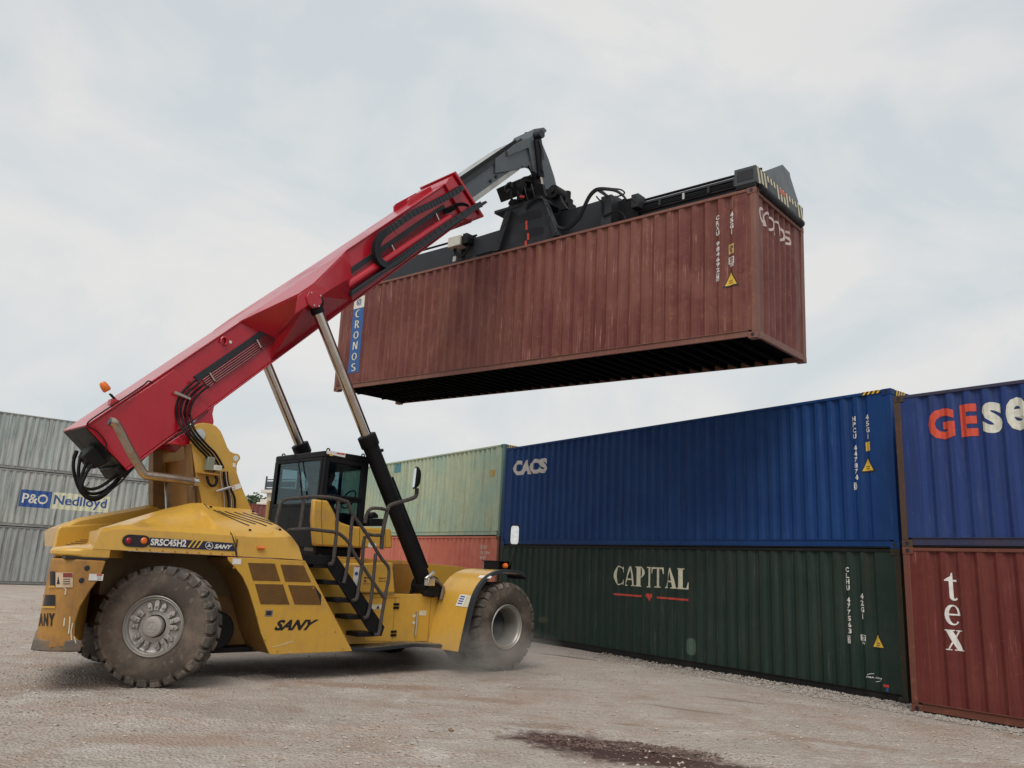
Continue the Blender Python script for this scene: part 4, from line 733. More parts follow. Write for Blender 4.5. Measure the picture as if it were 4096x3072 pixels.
rb = [q3('r5', 20, 1470, -1.62), q3('r5', 150, 1492, -1.62), q3('r5', 470, 1442, -1.62), q3('r5', 745, 1452, -1.62)]
P('running_board', MB().prism([(rb[0].x, .40), (rb[1].x, .385), (rb[2].x, .43), (rb[3].x, .39), (rb[3].x, .44), (rb[2].x, .485), (rb[1].x, .44), (rb[0].x, .455)], -1.62, YD), DKG, .008)
tr_ = MB()
for i in range(40):
    t_ = i / 39; x = lerp(rb[1].x - .05, rb[3].x - .15, t_); z = lerp(.447, .492, min(1, t_ * 1.7)) if x < rb[2].x else lerp(.49, .447, (x - rb[2].x) / (rb[3].x - rb[2].x)); tr_.box(x, x + .018, -1.6, YD - .02, z - .005, z + .006)
P('tread_strips', tr_, STEEL)
# ---- stairs
YS = -1.62
st_ = q2('s6', YS, (448, 742), (535, 600), (1075, 1405), (1040, 1505), (985, 1500), (905, 1450))
stair = P('stair_stringer', plate(st_, YS, YS + .04), BLK, .006)
P('stair_stringer', plate([(x, z) for x, z in st_], -1.18, -1.15), BLK, .006)
for x, y in ((470, 735), (590, 920), (715, 1115), (840, 1300), (960, 1490)):
    p = q3('s6', x, y, YS + .02); P('stair_tread', MB().box(p.x - .30, p.x + .03, YS + .03, -1.16, p.z - .03, p.z + .04), BLK, .008)
p = q3('s6', 300, 600, YS + .1); P('landing', MB().box(p.x - .25, q3('s6', 530, 600, YS).x, YS + .02, -1.15, p.z - .16, p.z - .01), BLK, .01)
# ---- handrails wrapped in tape
YR = YS - .03
def rail(*pts, r=.026, y=YR):
    pp = smooth_path([q3(k, x, yy, y if len(e) == 0 else e[0]) for k, x, yy, *e in pts], 7); mb = MB(); rs = [r * (1 + .22 * noise.noise(Vector((i * 1.3, pts[0][1] * .1, 4)))) for i in range(len(pp))]; mb.tube(pp, rs, 9); return mb
rails = [(('s6', 455, 710), ('s6', 500, 690), ('s6', 520, 560), ('s6', 540, 370), ('s6', 548, 220), ('s6', 562, 30), ('r3', 1300, 735)),
 (('s6', 620, 920), ('s6', 645, 820), ('s6', 672, 640), ('s6', 692, 470), ('s6', 705, 300), ('s6', 722, 180)),
 (('s6', 715, 1112), ('s6', 765, 1085), ('s6', 790, 930), ('s6', 825, 700), ('s6', 838, 500), ('s6', 855, 400)),
 (('s6', 842, 1305), ('s6', 885, 1280), ('s6', 920, 1120), ('s6', 950, 860), ('s6', 975, 590)),
 (('s6', 965, 1490), ('s6', 1010, 1470), ('s6', 1040, 1290), ('s6', 1075, 1090), ('s6', 1118, 850), ('s6', 1112, 740), ('s6', 1050, 660), ('s6', 985, 560), ('s6', 850, 340), ('s6', 720, 160), ('s6', 680, 60), ('r3', 1390, 720)),
 (('s6', 0, 335), ('s6', 130, 325), ('s6', 260, 325), ('s6', 400, 340), ('s6', 540, 360), ('s6', 620, 410), ('s6', 690, 490), ('s6', 740, 600), ('s6', 830, 730), ('s6', 935, 890), ('s6', 1060, 1070), ('s6', 1085, 1100)),
 (('r3', 720, 940, -1.45), ('r3', 745, 820, -1.45), ('r3', 790, 715, -1.45), ('r3', 960, 690, -1.5), ('r3', 1100, 680, -1.55), ('r3', 1250, 690), ('r3', 1390, 725)),
 (('r3', 945, 985, -1.5), ('r3', 965, 860, -1.5), ('r3', 985, 690, -1.5)),
 (('r3', 1565, 930, -1.5), ('r3', 1580, 850, -1.5), ('r3', 1620, 795, -1.5), ('r3', 1700, 790, -1.5), ('r3', 1770, 805, -1.5)),
 (('r3', 1575, 1030, -1.5), ('r3', 1650, 1045, -1.5), ('r3', 1720, 1045, -1.5))]
for i, a in enumerate(rails): P('handrail', rail(*a, r=.029), RAILM)
P('mirror_post', rail(('r3', 1720, 1180, -1.48), ('r3', 1730, 1040, -1.48), ('r3', 1750, 920, -1.48), ('r3', 1775, 820, -1.48), ('r3', 1800, 765, -1.48), ('r3', 1900, 730, -1.52), ('r3', 2000, 700, -1.55), ('r3', 2048, 670, -1.55), ('r3', 2058, 600, -1.55), r=.036), RAILM)
def mirror(c, w_, h_, depth, yaw, tilt, back):
    M = Matrix.Translation(c) @ Matrix.Rotation(yaw, 4, 'Z') @ Matrix.Rotation(tilt, 4, 'Y'); mb = MB(); rings = []
    for d_, s_ in ((0, .92), (.01, 1), (.35, .95), (.8, .7), (1, .4)):
        rings.append([M @ Vector((d_ * depth, s_ * w_ / 2 * sx_, s_ * h_ / 2 * sz_)) for sx_, sz_ in [(math.copysign(abs(math.cos(R(a))) ** .45, math.cos(R(a))), math.copysign(abs(math.sin(R(a))) ** .3, math.sin(R(a)))) for a in range(0, 360, 20)]])
    o = P('mirror', mb.loft(rings), back); n_ = len(rings[0])
    P('mirror_glass', MB().add([M @ Vector((-.006, (M.inverted() @ p).y * .9, (M.inverted() @ p).z * .94)) for p in rings[0]], [list(range(n_))]), MIRROR, parent=o, recalc=False)
mirror(q3('r3', 2036, 500, -1.55), .26, .40, .10, R(-28), R(2), BLK)
# ---- front fenders
fpts = [('r5', 822, 1492), ('r5', 870, 1270), ('r5', 915, 1090), ('r5', 970, 985), ('r5', 1040, 920), ('r5', 1125, 890), ('r5', 1230, 893), ('r5', 1290, 925), ('r5', 1302, 950)]
for sgn in (-1, 1):
    yo, yi = sgn * 2.14, sgn * 1.18; fo = [q3(*p_, -2.14) for p_ in fpts]; rings = []
    prof = smooth_path(fo, 3); cen = Vector((6.29, 0, .83)); mb = MB(); rows = []
    for k, p in enumerate(prof):
        d_ = Vector((p.x - cen.x, 0, p.z - cen.z)).normalized() * .012; lean = min(1, k / len(prof) * 2.2)
        xi = p.x - (0.0) ; rows.append([Vector((p.x, yo, p.z)), Vector((p.x, yi, p.z)), Vector((p.x, yi, p.z)) - d_, Vector((p.x, yo, p.z)) - d_])
    f_ = P('fender', mb.loft(rows[:-4]), YEL, ang=50)
    rim_ = [Vector((p.x, yo - sgn * .01, p.z)) for p in prof]; mb = MB(); rows = []
    for p in rim_:
        d_ = Vector((p.x - cen.x, 0, p.z - cen.z)).normalized(); s_ = Vector((0, -sgn, 0)); rows.append([p + d_ * .018 + s_ * .06, p + d_ * .02 - s_ * .02, p - d_ * .035 - s_ * .04, p - d_ * .04 + s_ * .02])
    P('fender_rubber', mb.loft(rows), RUBT if 'RUBT' in globals() else DKG, parent=f_, ang=50)
    rows = [[Vector((p.x, yo, p.z)), Vector((p.x, yo + sgn * -.5, p.z)), Vector((p.x, yo + sgn * -.5, p.z - .012)), Vector((p.x, yo, p.z - .012))] for p in prof[-8:]]
    P('fender_flap', MB().loft(rows), DKG, parent=f_)
fo_ = [q3(*p_, -2.14) for p_ in fpts]
P('fender_side', plate([(q3('r5', 620, 1425, YD).x, .47), (fo_[0].x - .02, .42)] + [(p.x - .01, p.z - .03) for p in fo_[1:6]] + [(fo_[5].x, 1.30), (q3('r5', 655, 1085, YD).x, 1.28)], YD, YD + .03), YEL, .006)
def on_f(k, x, y):  # photo point carried onto the rear face of the fender
    o = MMi @ CAM; d = MMi.to_3x3() @ ray(*cv(k, x, y)); best = None
    for a, b_ in zip(prof, prof[1:]):
        nrm = Vector((-(b_.z - a.z), 0, b_.x - a.x)); den = d.dot(nrm)
        if abs(den) < 1e-6: continue
        t = (Vector((a.x, 0, a.z)) - o).dot(nrm) / den; p = o + d * t; L2 = (Vector((b_.x - a.x, 0, b_.z - a.z))).length_squared; s_ = ((p.x - a.x) * (b_.x - a.x) + (p.z - a.z) * (b_.z - a.z)) / L2
        if -.02 <= s_ <= 1.02 and t > 0 and (best is None or t < best[0]): best = (t, p - d.normalized() * .012)
    return best[1] if best else q3(k, x, y, -1.9)
P('manual_sticker', MB().add([on_f('r5', 778, 1148), on_f('r5', 832, 1156), on_f('r5', 868, 1068), on_f('r5', 812, 1064)], [[0, 1, 2, 3]]), WHITE, recalc=False); P('manual_sticker', MB().add([on_f('r5', 834, 1156), on_f('r5', 890, 1162), on_f('r5', 918, 1080), on_f('r5', 870, 1070)], [[0, 1, 2, 3]]), CREAM, recalc=False)
for j in range(4): P('sticker_print', MB().add([on_f('r5', 792 + j * 7, 1132 - j * 17), on_f('r5', 825 + j * 7, 1138 - j * 17), on_f('r5', 828 + j * 7, 1130 - j * 17), on_f('r5', 795 + j * 7, 1124 - j * 17)], [[0, 1, 2, 3]]), BLUED, recalc=False)
P('fender_sticker', MB().add([on_f('r5', 940, 940), on_f('r5', 1035, 948), on_f('r5', 1048, 930), on_f('r5', 960, 922)], [[0, 1, 2, 3]]), WHITE, recalc=False)
# light carrier and mirror on the fender
p = q3('r5', 1080, 850, -1.5)
P('lamp_carrier', MB().box(p.x - .16, p.x + .22, -1.75, -1.25, p.z + .07, p.z + .085).box(p.x - .15, p.x - .13, -1.7, -1.3, p.z - .15, p.z + .07).box(p.x + .17, p.x + .19, -1.72, -1.4, p.z - .15, p.z + .07), BLK, .004)
q_ = q3('px', 2023, 2263, -1.78); P('indicator_lamp', MB().lathe([(0, -.05), (.03, -.045), (.045, -.02), (.05, 0), (.05, .05), (0, .05)], q_, Vector((.4, 1, 0)), 20), ORANGE)
P('work_lamp', MB().lathe([(.0, 0), (.07, .0), (.075, .03), (.05, .12), (0, .13)], Vector((p.x + .1, -1.45, p.z - .04)), Vector((-1, .3, 0)), 20), BLK); P('tail_reflector', MB().box(p.x - .14, p.x - .125, -1.55, -1.45, p.z - .12, p.z + .05), LENS)
P('mirror_post', MB().tube([q3('px', 2036, 2262, -1.75), q3('px', 2058, 2212, -1.75), q3('px', 2061, 2180, -1.75)], .016, 8), BLK)
mirror(q3('px', 2059, 2140, -1.75), .19, .41, .05, R(40), R(4), BLK)
P('front_deck', MB().box(5.0, 6.9, -1.15, 1.15, 1.25, 1.30), YELD, .01)
P('side_wall', plate(q2('f7', .95, (-60, 250), (580, 300), (1350, 370), (1480, 400), (1480, 900), (-60, 900)), .95, 1.0), YEL, .006)
P('side_wall', MB().prism(q2('r5', -.55, (330, 830), (430, 840), (520, 1065), (330, 1065)), -.55, -.5), YELD, .006)

P('hood_seam', MB().tube([q3('r3', x, y, y_) for x, y, y_ in ((38, 748, YI), (130, 850, -1.02), (238, 958, -1.32), (300, 1035, YO + .04), (335, 1130, YO - .003), (352, 1248, YO - .003))], .009, 5), BLKD)
bl_ = MB()
for i in range(9): bl_.cyl((-.35 + i * .17, YO - .001, 1.825), (-.35 + i * .17, YO - .012, 1.825), .011, 6)
P('hood_bolts', bl_, YELD, kind='stuff')
for x, y in ((330, 420), (560, 900), (640, 1130), (1110, 620), (1330, 1050), (1020, 370), (760, 1240), (1400, 1215)): p_ = q3('r4', x, y, YO); P('panel_bolt', MB().cyl(p_, p_ - Vector((0, .010, 0)), .014, 6), YELD)
for x, y in ((150, 1100), (1900, 720), (1420, 900)): pass
# ---- cab
YC, YCF = -.87, .80
cr1, cr2 = q3('r3', 1195, 236, YC), q3('r3', 1600, 303, YC); xr_, xf_ = cr1.x, cr2.x + .02; zt_ = (cr1.z + cr2.z) / 2; zf_ = 2.0
cl = q3('r3', 1130, 770, YC); xb_ = cl.x
zw = q3('r3', 1195, 300, YC).z; zs_ = q3('r3', 1140, 765, YC).z
P('cab_roof', MB().prism([(xr_, zw), (xr_, zt_ - .02), (xr_ + .05, zt_), (xf_ - .02, zt_), (xf_ + .02, zt_ - .05), (xf_ + .02, zw)], YC, YCF), BLK, .015)
for x, y in ((xr_, YC), (xf_ - .10, YC), (xr_, YCF - .09), (xf_ - .10, YCF - .09)): P('cab_post', MB().prism([(x - (.0 if x > xr_ else .01), zf_), (x + .10, zf_), (x + .10, zw), (x, zw)], y, y + .09), BLK, .01)
P('cab_rear_panel', MB().box(xr_ - .005, xr_ + .04, YC + .09, YCF - .09, zf_, zs_), BLK, .006)
P('cab_rear_window', MB().box(xr_ + .015, xr_ + .02, YC + .09, YCF - .09, zs_, zw), GLASS)
P('window_frame', MB().box(xr_ - .012, xr_ + .01, YC + .07, YC + .12, zs_, zw).box(xr_ - .012, xr_ + .01, YCF - .14, YCF - .07, zs_, zw).box(xr_ - .012, xr_ + .01, YC + .12, YCF - .14, zw - .05, zw).box(xr_ - .012, xr_ + .01, YC + .12, YCF - .14, zs_ - .0, zs_ + .05), BLK, .004)
P('wiper', MB().tube([(xr_ - .03, -.05, zw - .02), (xr_ - .03, -.28, zs_ + .32)], .012, 6).tube([(xr_ - .03, -.20, zs_ + .45), (xr_ - .035, -.34, zs_ + .12)], .016, 6), BLK)
w0, w1 = q2('cb', YC, (1300, 420), (1300, 905)), q2('r3', YC, (1205, 340), (1530, 660))
zt2, zb2 = q3('r3', 1215, 345, YC).z, q3('r3', 1195, 650, YC).z; xa, xe = q3('r3', 1205, 500, YC).x + .02, q3('r3', 1530, 500, YC).x
P('cab_side_frame', MB().box(xr_ + .08, xf_ - .08, YC, YC + .05, zb2 - .10, zb2).box(xr_ + .08, xf_ - .08, YC, YC + .05, zt2, zw).box(xr_ + .09, xa, YC, YC + .05, zb2, zt2).box(xe, xf_ - .09, YC, YC + .05, zf_, zt2), BLK, .008)
P('cab_side_window', MB().box(xa, xe, YC + .02, YC + .025, zb2, zt2), GLASS); P('window_handle', MB().box(xa, xe, YC - .025, YC, zb2 - .04, zb2 - .015), BLK, .004)
P('cab_lower_window', MB().box(xa, xe, YC + .02, YC + .025, zf_ + .1, zb2 - .10), GLASS)
fo0, fo1, fo2 = q3('cb', 535, 490, YCF), q3('cb', 945, 890, YCF), q3('cb', 800, 700, YCF)
P('cab_far_side', MB().box(xr_ + .1, xf_ - .1, YCF - .04, YCF, zf_, fo1.z).box(xr_ + .1, xf_ - .1, YCF - .04, YCF, fo0.z, zw).box(xr_ + .1, fo0.x, YCF - .04, YCF, fo1.z, fo0.z).box(fo2.x - .035, fo2.x + .035, YCF - .04, YCF, fo1.z, fo0.z).box(fo1.x, fo1.x + .12, YCF - .04, YCF, fo1.z, fo0.z), BLK, .006)
P('headliner', MB().box(xr_ + .05, xf_ - .03, YC + .06, YCF - .05, zw - .12, zw - .02), DARK); P('cab_far_window', MB().box(xr_ + .1, xf_ - .1, YCF - .03, YCF - .025, zs_ + .05, zw), GLASS)
P('cab_front_frame', MB().box(xf_ - .05, xf_, YC + .09, YCF - .09, zf_, zs_ - .1).box(xf_ - .05, xf_, -.08, -.02, zs_ - .1, zw), BLK, .006); P('cab_front_window', MB().box(xf_ - .03, xf_ - .025, YC + .09, YCF - .09, zs_ - .1, zw), GLASS)
P('cab_floor', MB().box(xr_, xf_, YC, YCF, zf_ - .12, zf_), BLK, .01)
sx_ = q3('px', 1321, 1908, 0.0).x - .10; zf_s = q3('px', 1321, 1908, 0.0).z - .72 - .5
zq = zf_; zf_ = zf_s
P('seat', MB().box(sx_ + .02, sx_ + .52, -.26, .26, zf_ + .35, zf_ + .5).loft([[(sx_ - .08, -.27, zf_ + .45), (sx_ + .06, -.27, zf_ + .45), (sx_ + .06, .27, zf_ + .45), (sx_ - .08, .27, zf_ + .45)], [(sx_ - .17, -.23, zf_ + 1.05), (sx_ - .05, -.23, zf_ + 1.05), (sx_ - .05, .23, zf_ + 1.05), (sx_ - .17, .23, zf_ + 1.05)]]).box(sx_ - .17, sx_ - .07, -.12, .12, zf_ + 1.05, zf_ + 1.27).cyl((sx_ + .25, 0, zf_), (sx_ + .25, 0, zf_ + .36), .12, 16), DARK, .03)
zf_ = zq
sw = Vector((sx_ + .55, 0, zf_s + .85)); ring = [sw + Vector((.07 * math.sin(R(a)), .19 * math.cos(R(a)), .17 * math.sin(R(a)))) for a in range(0, 361, 15)]
P('steering_wheel', MB().tube(ring, .014, 6).tube([sw, sw + Vector((.18, 0, -.55))], .03, 8), DARK)
P('roof_sticker', MB().add([q3('r3', 1200, 272, YC - .004), q3('r3', 1375, 308, YC - .004), q3('r3', 1380, 268, YC - .004), q3('r3', 1200, 240, YC - .004)], [[0, 1, 2, 3]]), WHITE, recalc=False)
P('sticker_print', MB().add([q3('r3', 1228, 290, YC - .007), q3('r3', 1258, 294, YC - .007), q3('r3', 1243, 258, YC - .007)], [[0, 1, 2]]), YELD2, recalc=False); P('sticker_band', MB().add([q3('r3', 1300, 275, YC - .007), q3('r3', 1372, 284, YC - .007), q3('r3', 1374, 270, YC - .007), q3('r3', 1300, 262, YC - .007)], [[0, 1, 2, 3]]), REDD, recalc=False)
for k_, x, y0, y1, yy in (('r3', 797, 255, 232, YCF - .1), ('r3', 1216, 238, 205, YC + .15), ('r3', 1545, 300, 270, YC + .1)):
    b_ = q3(k_, x, y0, yy); t_ = q3(k_, x, y1, yy); h_ = (t_.z - b_.z) * .9; c_ = Vector((b_.x, yy, zt_)); P('lifting_eye', MB().tube([c_ + Vector((.03 * math.cos(R(a)), 0, h_ / 2 + h_ / 2 * math.sin(R(a)))) for a in range(-80, 261, 20)], .012, 6), BLK)
P('cab_side_guard', plate(q2('r3', YC - .16, (1080, 702), (1160, 712), (1215, 716), (1250, 780), (1290, 850), (1290, 880), (1345, 925), (1430, 955), (1515, 965), (1600, 970), (1815, 985), (1825, 1170), (1700, 1168), (1520, 1165), (1300, 1155), (1085, 1145), (1065, 900)), YC - .16, YC - .06), YEL, .03)
gap = MB()
for a in (((1155, 715), (1148, 860), (1155, 1000), (1165, 1148)), ((1515, 968), (1510, 1162)), ((1755, 985), (1755, 1165))): gap.tube([q3('r3', x, y, YC - .161) for x, y in a], .007, 5)
P('panel_gap', gap, BROWN)
decal('guard_sticker', WHITE, [(RECT, rq('r3', YC - .16, 1594, 1118, 1668, 1164))], YC - .164)
P('cab_base', MB().box(xr_ - .1, xf_ + .1, YC - .1, YCF, 1.86, zf_ - .12), YELD, .01); P('underframe', MB().box(xr_, xf_ + .1, YC - .05, YCF, zf_ - .16, zf_ - .12), BLK)
P('document_plate', MB().add([q3('r4', 1020, 250, YC - .11), q3('r4', 1108, 258, YC - .11), q3('r4', 1112, 226, YC - .11), q3('r4', 1025, 218, YC - .11)], [[0, 1, 2, 3]]), plain('grey_plate', (.12, .11, .09), .5), recalc=False)
tail2 = q3('r3', 650, 800, YCF); P('far_guard', MB().box(xr_ - .03, xr_ + .25, YCF, YCF + .1, zf_ - .1, zs_ + .12), YEL, .02)
P('valve_cover', MB().prism(q2('s6', -.9, (895, 200), (905, 150), (950, 130), (985, 160), (995, 200)), -.95, -.75).prism(q2('s6', -.9, (880, 200), (1060, 210), (1050, 290), (880, 290)), -1.0, -.7), BLK, .02)
# ---- boom pivot tower
YT = -.63
tw = [(600, 100), (660, 62), (760, 48), (880, 62), (980, 105), (1060, 190), (1110, 300), (1180, 480), (1230, 550), (1300, 582), (1365, 590), (1400, 630), (1405, 680), (1360, 740), (1340, 810), (1345, 920), (1390, 1060), (1450, 1220), (1520, 1380), (1640, 1640), (1660, 1800), (760, 1800), (740, 1480), (640, 1000), (545, 420), (560, 200)]
tow = P('boom_tower', plate(q2('t2', YT, *tw), YT, YT + .06), YEL, .008)
P('boom_tower', MB().prism([(x + .0, z) for x, z in q2('t2', YT, *tw)], .57, .63), YEL, .008)
fl = q2('t2', YT, (545, 420), (740, 1480)); 
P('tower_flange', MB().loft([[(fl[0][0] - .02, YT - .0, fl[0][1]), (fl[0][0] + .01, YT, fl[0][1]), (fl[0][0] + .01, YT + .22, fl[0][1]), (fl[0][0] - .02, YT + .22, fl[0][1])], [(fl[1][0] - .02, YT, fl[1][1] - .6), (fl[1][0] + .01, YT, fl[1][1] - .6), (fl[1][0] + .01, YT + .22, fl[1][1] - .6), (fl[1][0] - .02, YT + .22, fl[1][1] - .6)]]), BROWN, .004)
P('tower_cross_plate', MB().loft([[(fl[0][0] + .14, YT + .06, fl[0][1] - .2), (fl[0][0] + .17, YT + .06, fl[0][1] - .2), (fl[0][0] + .17, .57, fl[0][1] - .2), (fl[0][0] + .14, .57, fl[0][1] - .2)], [(fl[1][0] + .05, YT + .06, 2.0), (fl[1][0] + .08, YT + .06, 2.0), (fl[1][0] + .08, .57, 2.0), (fl[1][0] + .05, .57, 2.0)]]), YELD)
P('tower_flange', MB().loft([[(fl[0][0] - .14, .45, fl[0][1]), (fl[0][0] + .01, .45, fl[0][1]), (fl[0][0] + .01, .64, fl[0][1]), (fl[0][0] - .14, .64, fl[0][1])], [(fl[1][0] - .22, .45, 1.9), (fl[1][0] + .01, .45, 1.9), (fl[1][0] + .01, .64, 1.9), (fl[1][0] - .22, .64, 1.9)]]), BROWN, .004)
pv = q3('t2', 800, 220, YT); P('boom_pin', MB().cyl((pv.x - .1, YT - .02, pv.z - .05), (pv.x - .1, .66, pv.z - .05), .09, 24), STEEL)
e_ = q3('t2', 1325, 668, YT - .003); P('eye_hole', MB().lathe([(0, 0), (.045, 0)], e_, Vector((0, 1, 0)), 16), plain('pale_bore', (.62, .66, .65), .8), recalc=False)
decal('tower_sticker', WHITE, [(RECT, qq('t2', YT, (1270, 822), (1318, 826), (1320, 752), (1268, 748)))], YT - .003); decal('tower_sticker', WHITE, [(RECT, qq('t2', YT, (1240, 1240), (1420, 1185), (1400, 1105), (1225, 1160)))], YT - .003); decal('sticker_print', REDD, [(poly_geo(*ringp((.5, .5, .5, .5), (.5, .5, .38, .38), 0, 360)), rq('t2', YT, 1248, 1150, 1308, 1212))], YT - .006)
P('filter_block', MB().box(*(lambda a, b: (a.x, b.x, YT - .14, YT - .02, b.z, a.z))(q3('t2', 830, 640, YT - .1), q3('t2', 920, 890, YT - .1))), paint('olive_block', (.18, .19, .14), .5), .008)
P('filter_block', MB().box(*(lambda a, b: (a.x, b.x, YT - .16, YT - .02, b.z, a.z))(q3('t2', 925, 785, YT - .1), q3('t2', 1050, 895, YT - .1))), GREYBOX, .008); P('bracket_shelf', MB().box(*(lambda a, b: (a.x, b.x, YT - .14, YT, b.z, a.z))(q3('t2', 680, 930, YT - .1), q3('t2', 1040, 950, YT - .1))), YELD)
P('clamp_bar', MB().tube([q3('t2', 980, 1250, YT - .09), q3('t2', 1230, 1175, YT - .09)], .022, 6), STEEL)
P('filter_loop', MB().tube(smooth_path([q3('t2', x, y, YT - .1) for x, y in ((820, 980), (850, 1100), (910, 1150), (975, 1120), (990, 1030), (960, 985))]), .022, 8), HOSE)
for i, (a, b_) in enumerate(((1050, 1120), (1110, 1190), (1150, 1240), (1170, 1300))): P('hydraulic_pipe', MB().tube(smooth_path([q3('t2', x, y, YT - .05) for x, y in ((a, 900), (a + 20, 1100), (b_, 1350), (b_ + 10, 1560), (b_ + 20, 1640))]), .017, 8), BLK if i % 2 else PIPE)
# exhaust
P('exhaust_pipe', MB().tube(smooth_path([q3('r1', x, y, y_) for x, y, y_ in ((885, 375, -.95), (920, 385, -.95), (955, 430, -.93), (1020, 560, -.9), (1110, 720, -.86), (1160, 795, -.85), (1220, 812, -.84), (1380, 832, -.80), (1560, 860, -.70))], 5), .063, 20), PIPE); P('exhaust_mouth', MB().lathe([(0, .012), (.058, .012), (.066, 0)], q3('r1', 884, 376, -.95), Vector((-1, 0, .25)), 20), BLKD); P('exhaust_clamp', MB().tube([q3('r1', 1548, 858, -.70), q3('r1', 1580, 862, -.69)], .075, 20), STEEL)
# ---- boom
YB = -.46
b0 = q3('r1', 690, 415, YB); b1 = q3('px', 1765, 749, YB); th = math.atan2(b1.z - b0.z, b1.x - b0.x); US = Vector((math.cos(th), math.sin(th))); UT = Vector((-math.sin(th), math.cos(th)))
def bst(k, x, y, py): p = q3(k, x, y, py); d = Vector((p.x - b0.x, p.z - b0.z)); return d.dot(US), d.dot(UT)
def bxz(s_, t_): p = Vector((b0.x, b0.z)) + US * s_ + UT * t_; return (p.x, p.y)
def b3(s_, t_, y): p = bxz(s_, t_); return Vector((p[0], y, p[1]))
TB = (bst('r1', 1015, 760, YB)[1] + bst('r6', 1200, 490, YB)[1]) / 2
s_end = bst('r7', 830, 470, YB)[0]; s0b = bst('r1', 1015, 760, YB)[0]
boom = P('boom', plate([bxz(0, 0), bxz(s_end, 0), bxz(s_end + .1, TB), bxz(s0b, TB)], YB, -YB), RED, .012)
P('boom_top_plate', plate([bxz(0, .0), bxz(s_end, 0), bxz(s_end, .022), bxz(0, .022)], YB - .025, -YB + .025), RED, .004, boom)
P('boom_bottom_plate', plate([bxz(s0b, TB - .025), bxz(s_end, TB - .025), bxz(s_end, TB), bxz(s0b, TB)], YB - .035, -YB + .035), RED, .004, boom)
sA = bst('r1', 1110, 160, YB)[0]; sB_ = bst('r1', 1480, 100, YB)[0]; sC = bst('r1', 1660, 265, YB)[0]
P('side_doubler', MB().loft([[b3(.01, -.02, YB), b3(s0b, TB + .01, YB), b3(s0b, TB + .01, YB + .02), b3(.01, -.02, YB + .02)], [b3(sA - .25, -.02, YB - .015), b3(sA - .1, TB + .01, YB - .015), b3(sA - .1, TB + .01, YB + .02), b3(sA - .25, -.02, YB + .02)], [b3(sA + .15, -.02, YB - .09), b3(sA + .5, TB + .01, YB - .09), b3(sA + .5, TB + .01, YB + .02), b3(sA + .15, -.02, YB + .02)], [b3(sB_, -.02, YB - .09), b3(sC, TB + .01, YB - .09), b3(sC, TB + .01, YB + .02), b3(sB_, -.02, YB + .02)]]), RED, .008, boom)
P('boom_tail_plate', MB().add([b3(-.012, -.0, YB), b3(s0b - .012, TB, YB), b3(s0b - .012, TB, -YB), b3(-.012, 0, -YB)], [[0, 1, 2, 3]]), BLK, 0, boom)
P('tail_block', MB().loft([[b3(-.02, -.30, .1), b3(-.02, -.62, .12), b3(-.02, -.62, -.36), b3(-.02, -.30, -.3)], [b3(-.2, -.36, .05), b3(-.2, -.6, .05), b3(-.2, -.6, -.25), b3(-.2, -.36, -.22)]]), BLK, .02, boom); P('tail_block', MB().loft([[b3(.0, TB + .1, .3), b3(.0, TB - .1, .34), b3(.0, TB - .1, -.42), b3(.0, TB + .1, -.42)], [b3(.35, TB + .1, .3), b3(.5, TB - .04, .34), b3(.5, TB - .04, -.42), b3(.35, TB + .1, -.42)]]), BLK, .02, boom)
lug = q2('r1', -.3, (1300, 560), (1440, 470), (1680, 260), (1665, 320), (1675, 385), (1640, 520), (1560, 600), (1480, 580))
for yy in (-.5, .36): P('boom_foot', plate(lug, yy, yy + .14), RED, .01, boom)
# cylinder brackets
for sg in (1, -1):
    inn = [q3('b8', 745, 565, YB), q3('r6', 1170, 0, YB), q3('r6', 1210, 250, YB), q3('r6', 1205, 480, YB), q3('b8', 1080, 972, YB), q3('b8', 1110, 740, YB)]
    YE = -1.22; out_ = [q3('b8', 1375, 268, YE), q3('b8', 1548, 150, YE), q3('r6', 992, 378, YE), q3('r6', 900, 440, YE), q3('r6', 755, 548, YE), q3('b8', 1335, 470, YE)]
    if sg < 0: inn = [Vector((p.x, -p.y, p.z)) for p in inn]; out_ = [Vector((p.x, -p.y, p.z)) for p in out_]
    br_ = P('cylinder_bracket', MB().loft([inn, out_]), RED, .01, boom, ang=25)
    tp_ = MB(); top = [inn[0], out_[0], out_[1], inn[1]]; up_ = Vector((UT.x, 0, UT.y)) * .025; tp_.loft([[p + up_ * .0 for p in top], [p + up_ for p in top]]); P('bracket_top', tp_, RED, .004, boom)
    pin = q3('r6', 840, 470, YE); pin = Vector((pin.x, pin.y * sg, pin.z))
    P('pin_plate', MB().lathe([(0, -.03), (.155, -.03), (.16, -.01), (.16, .0)], pin - Vector((0, .0 * sg, 0)), Vector((0, sg, 0)), 8), RED, .006, boom)
    for dx, dz in ((.10, .09), (-.08, .09), (.0, -.11), (.09, -.1)): P('pin_bolt', MB().cyl(pin + Vector((dx, -.03 * sg, dz)), pin + Vector((dx, -.05 * sg, dz)), .014, 8), STEEL, 0, boom)
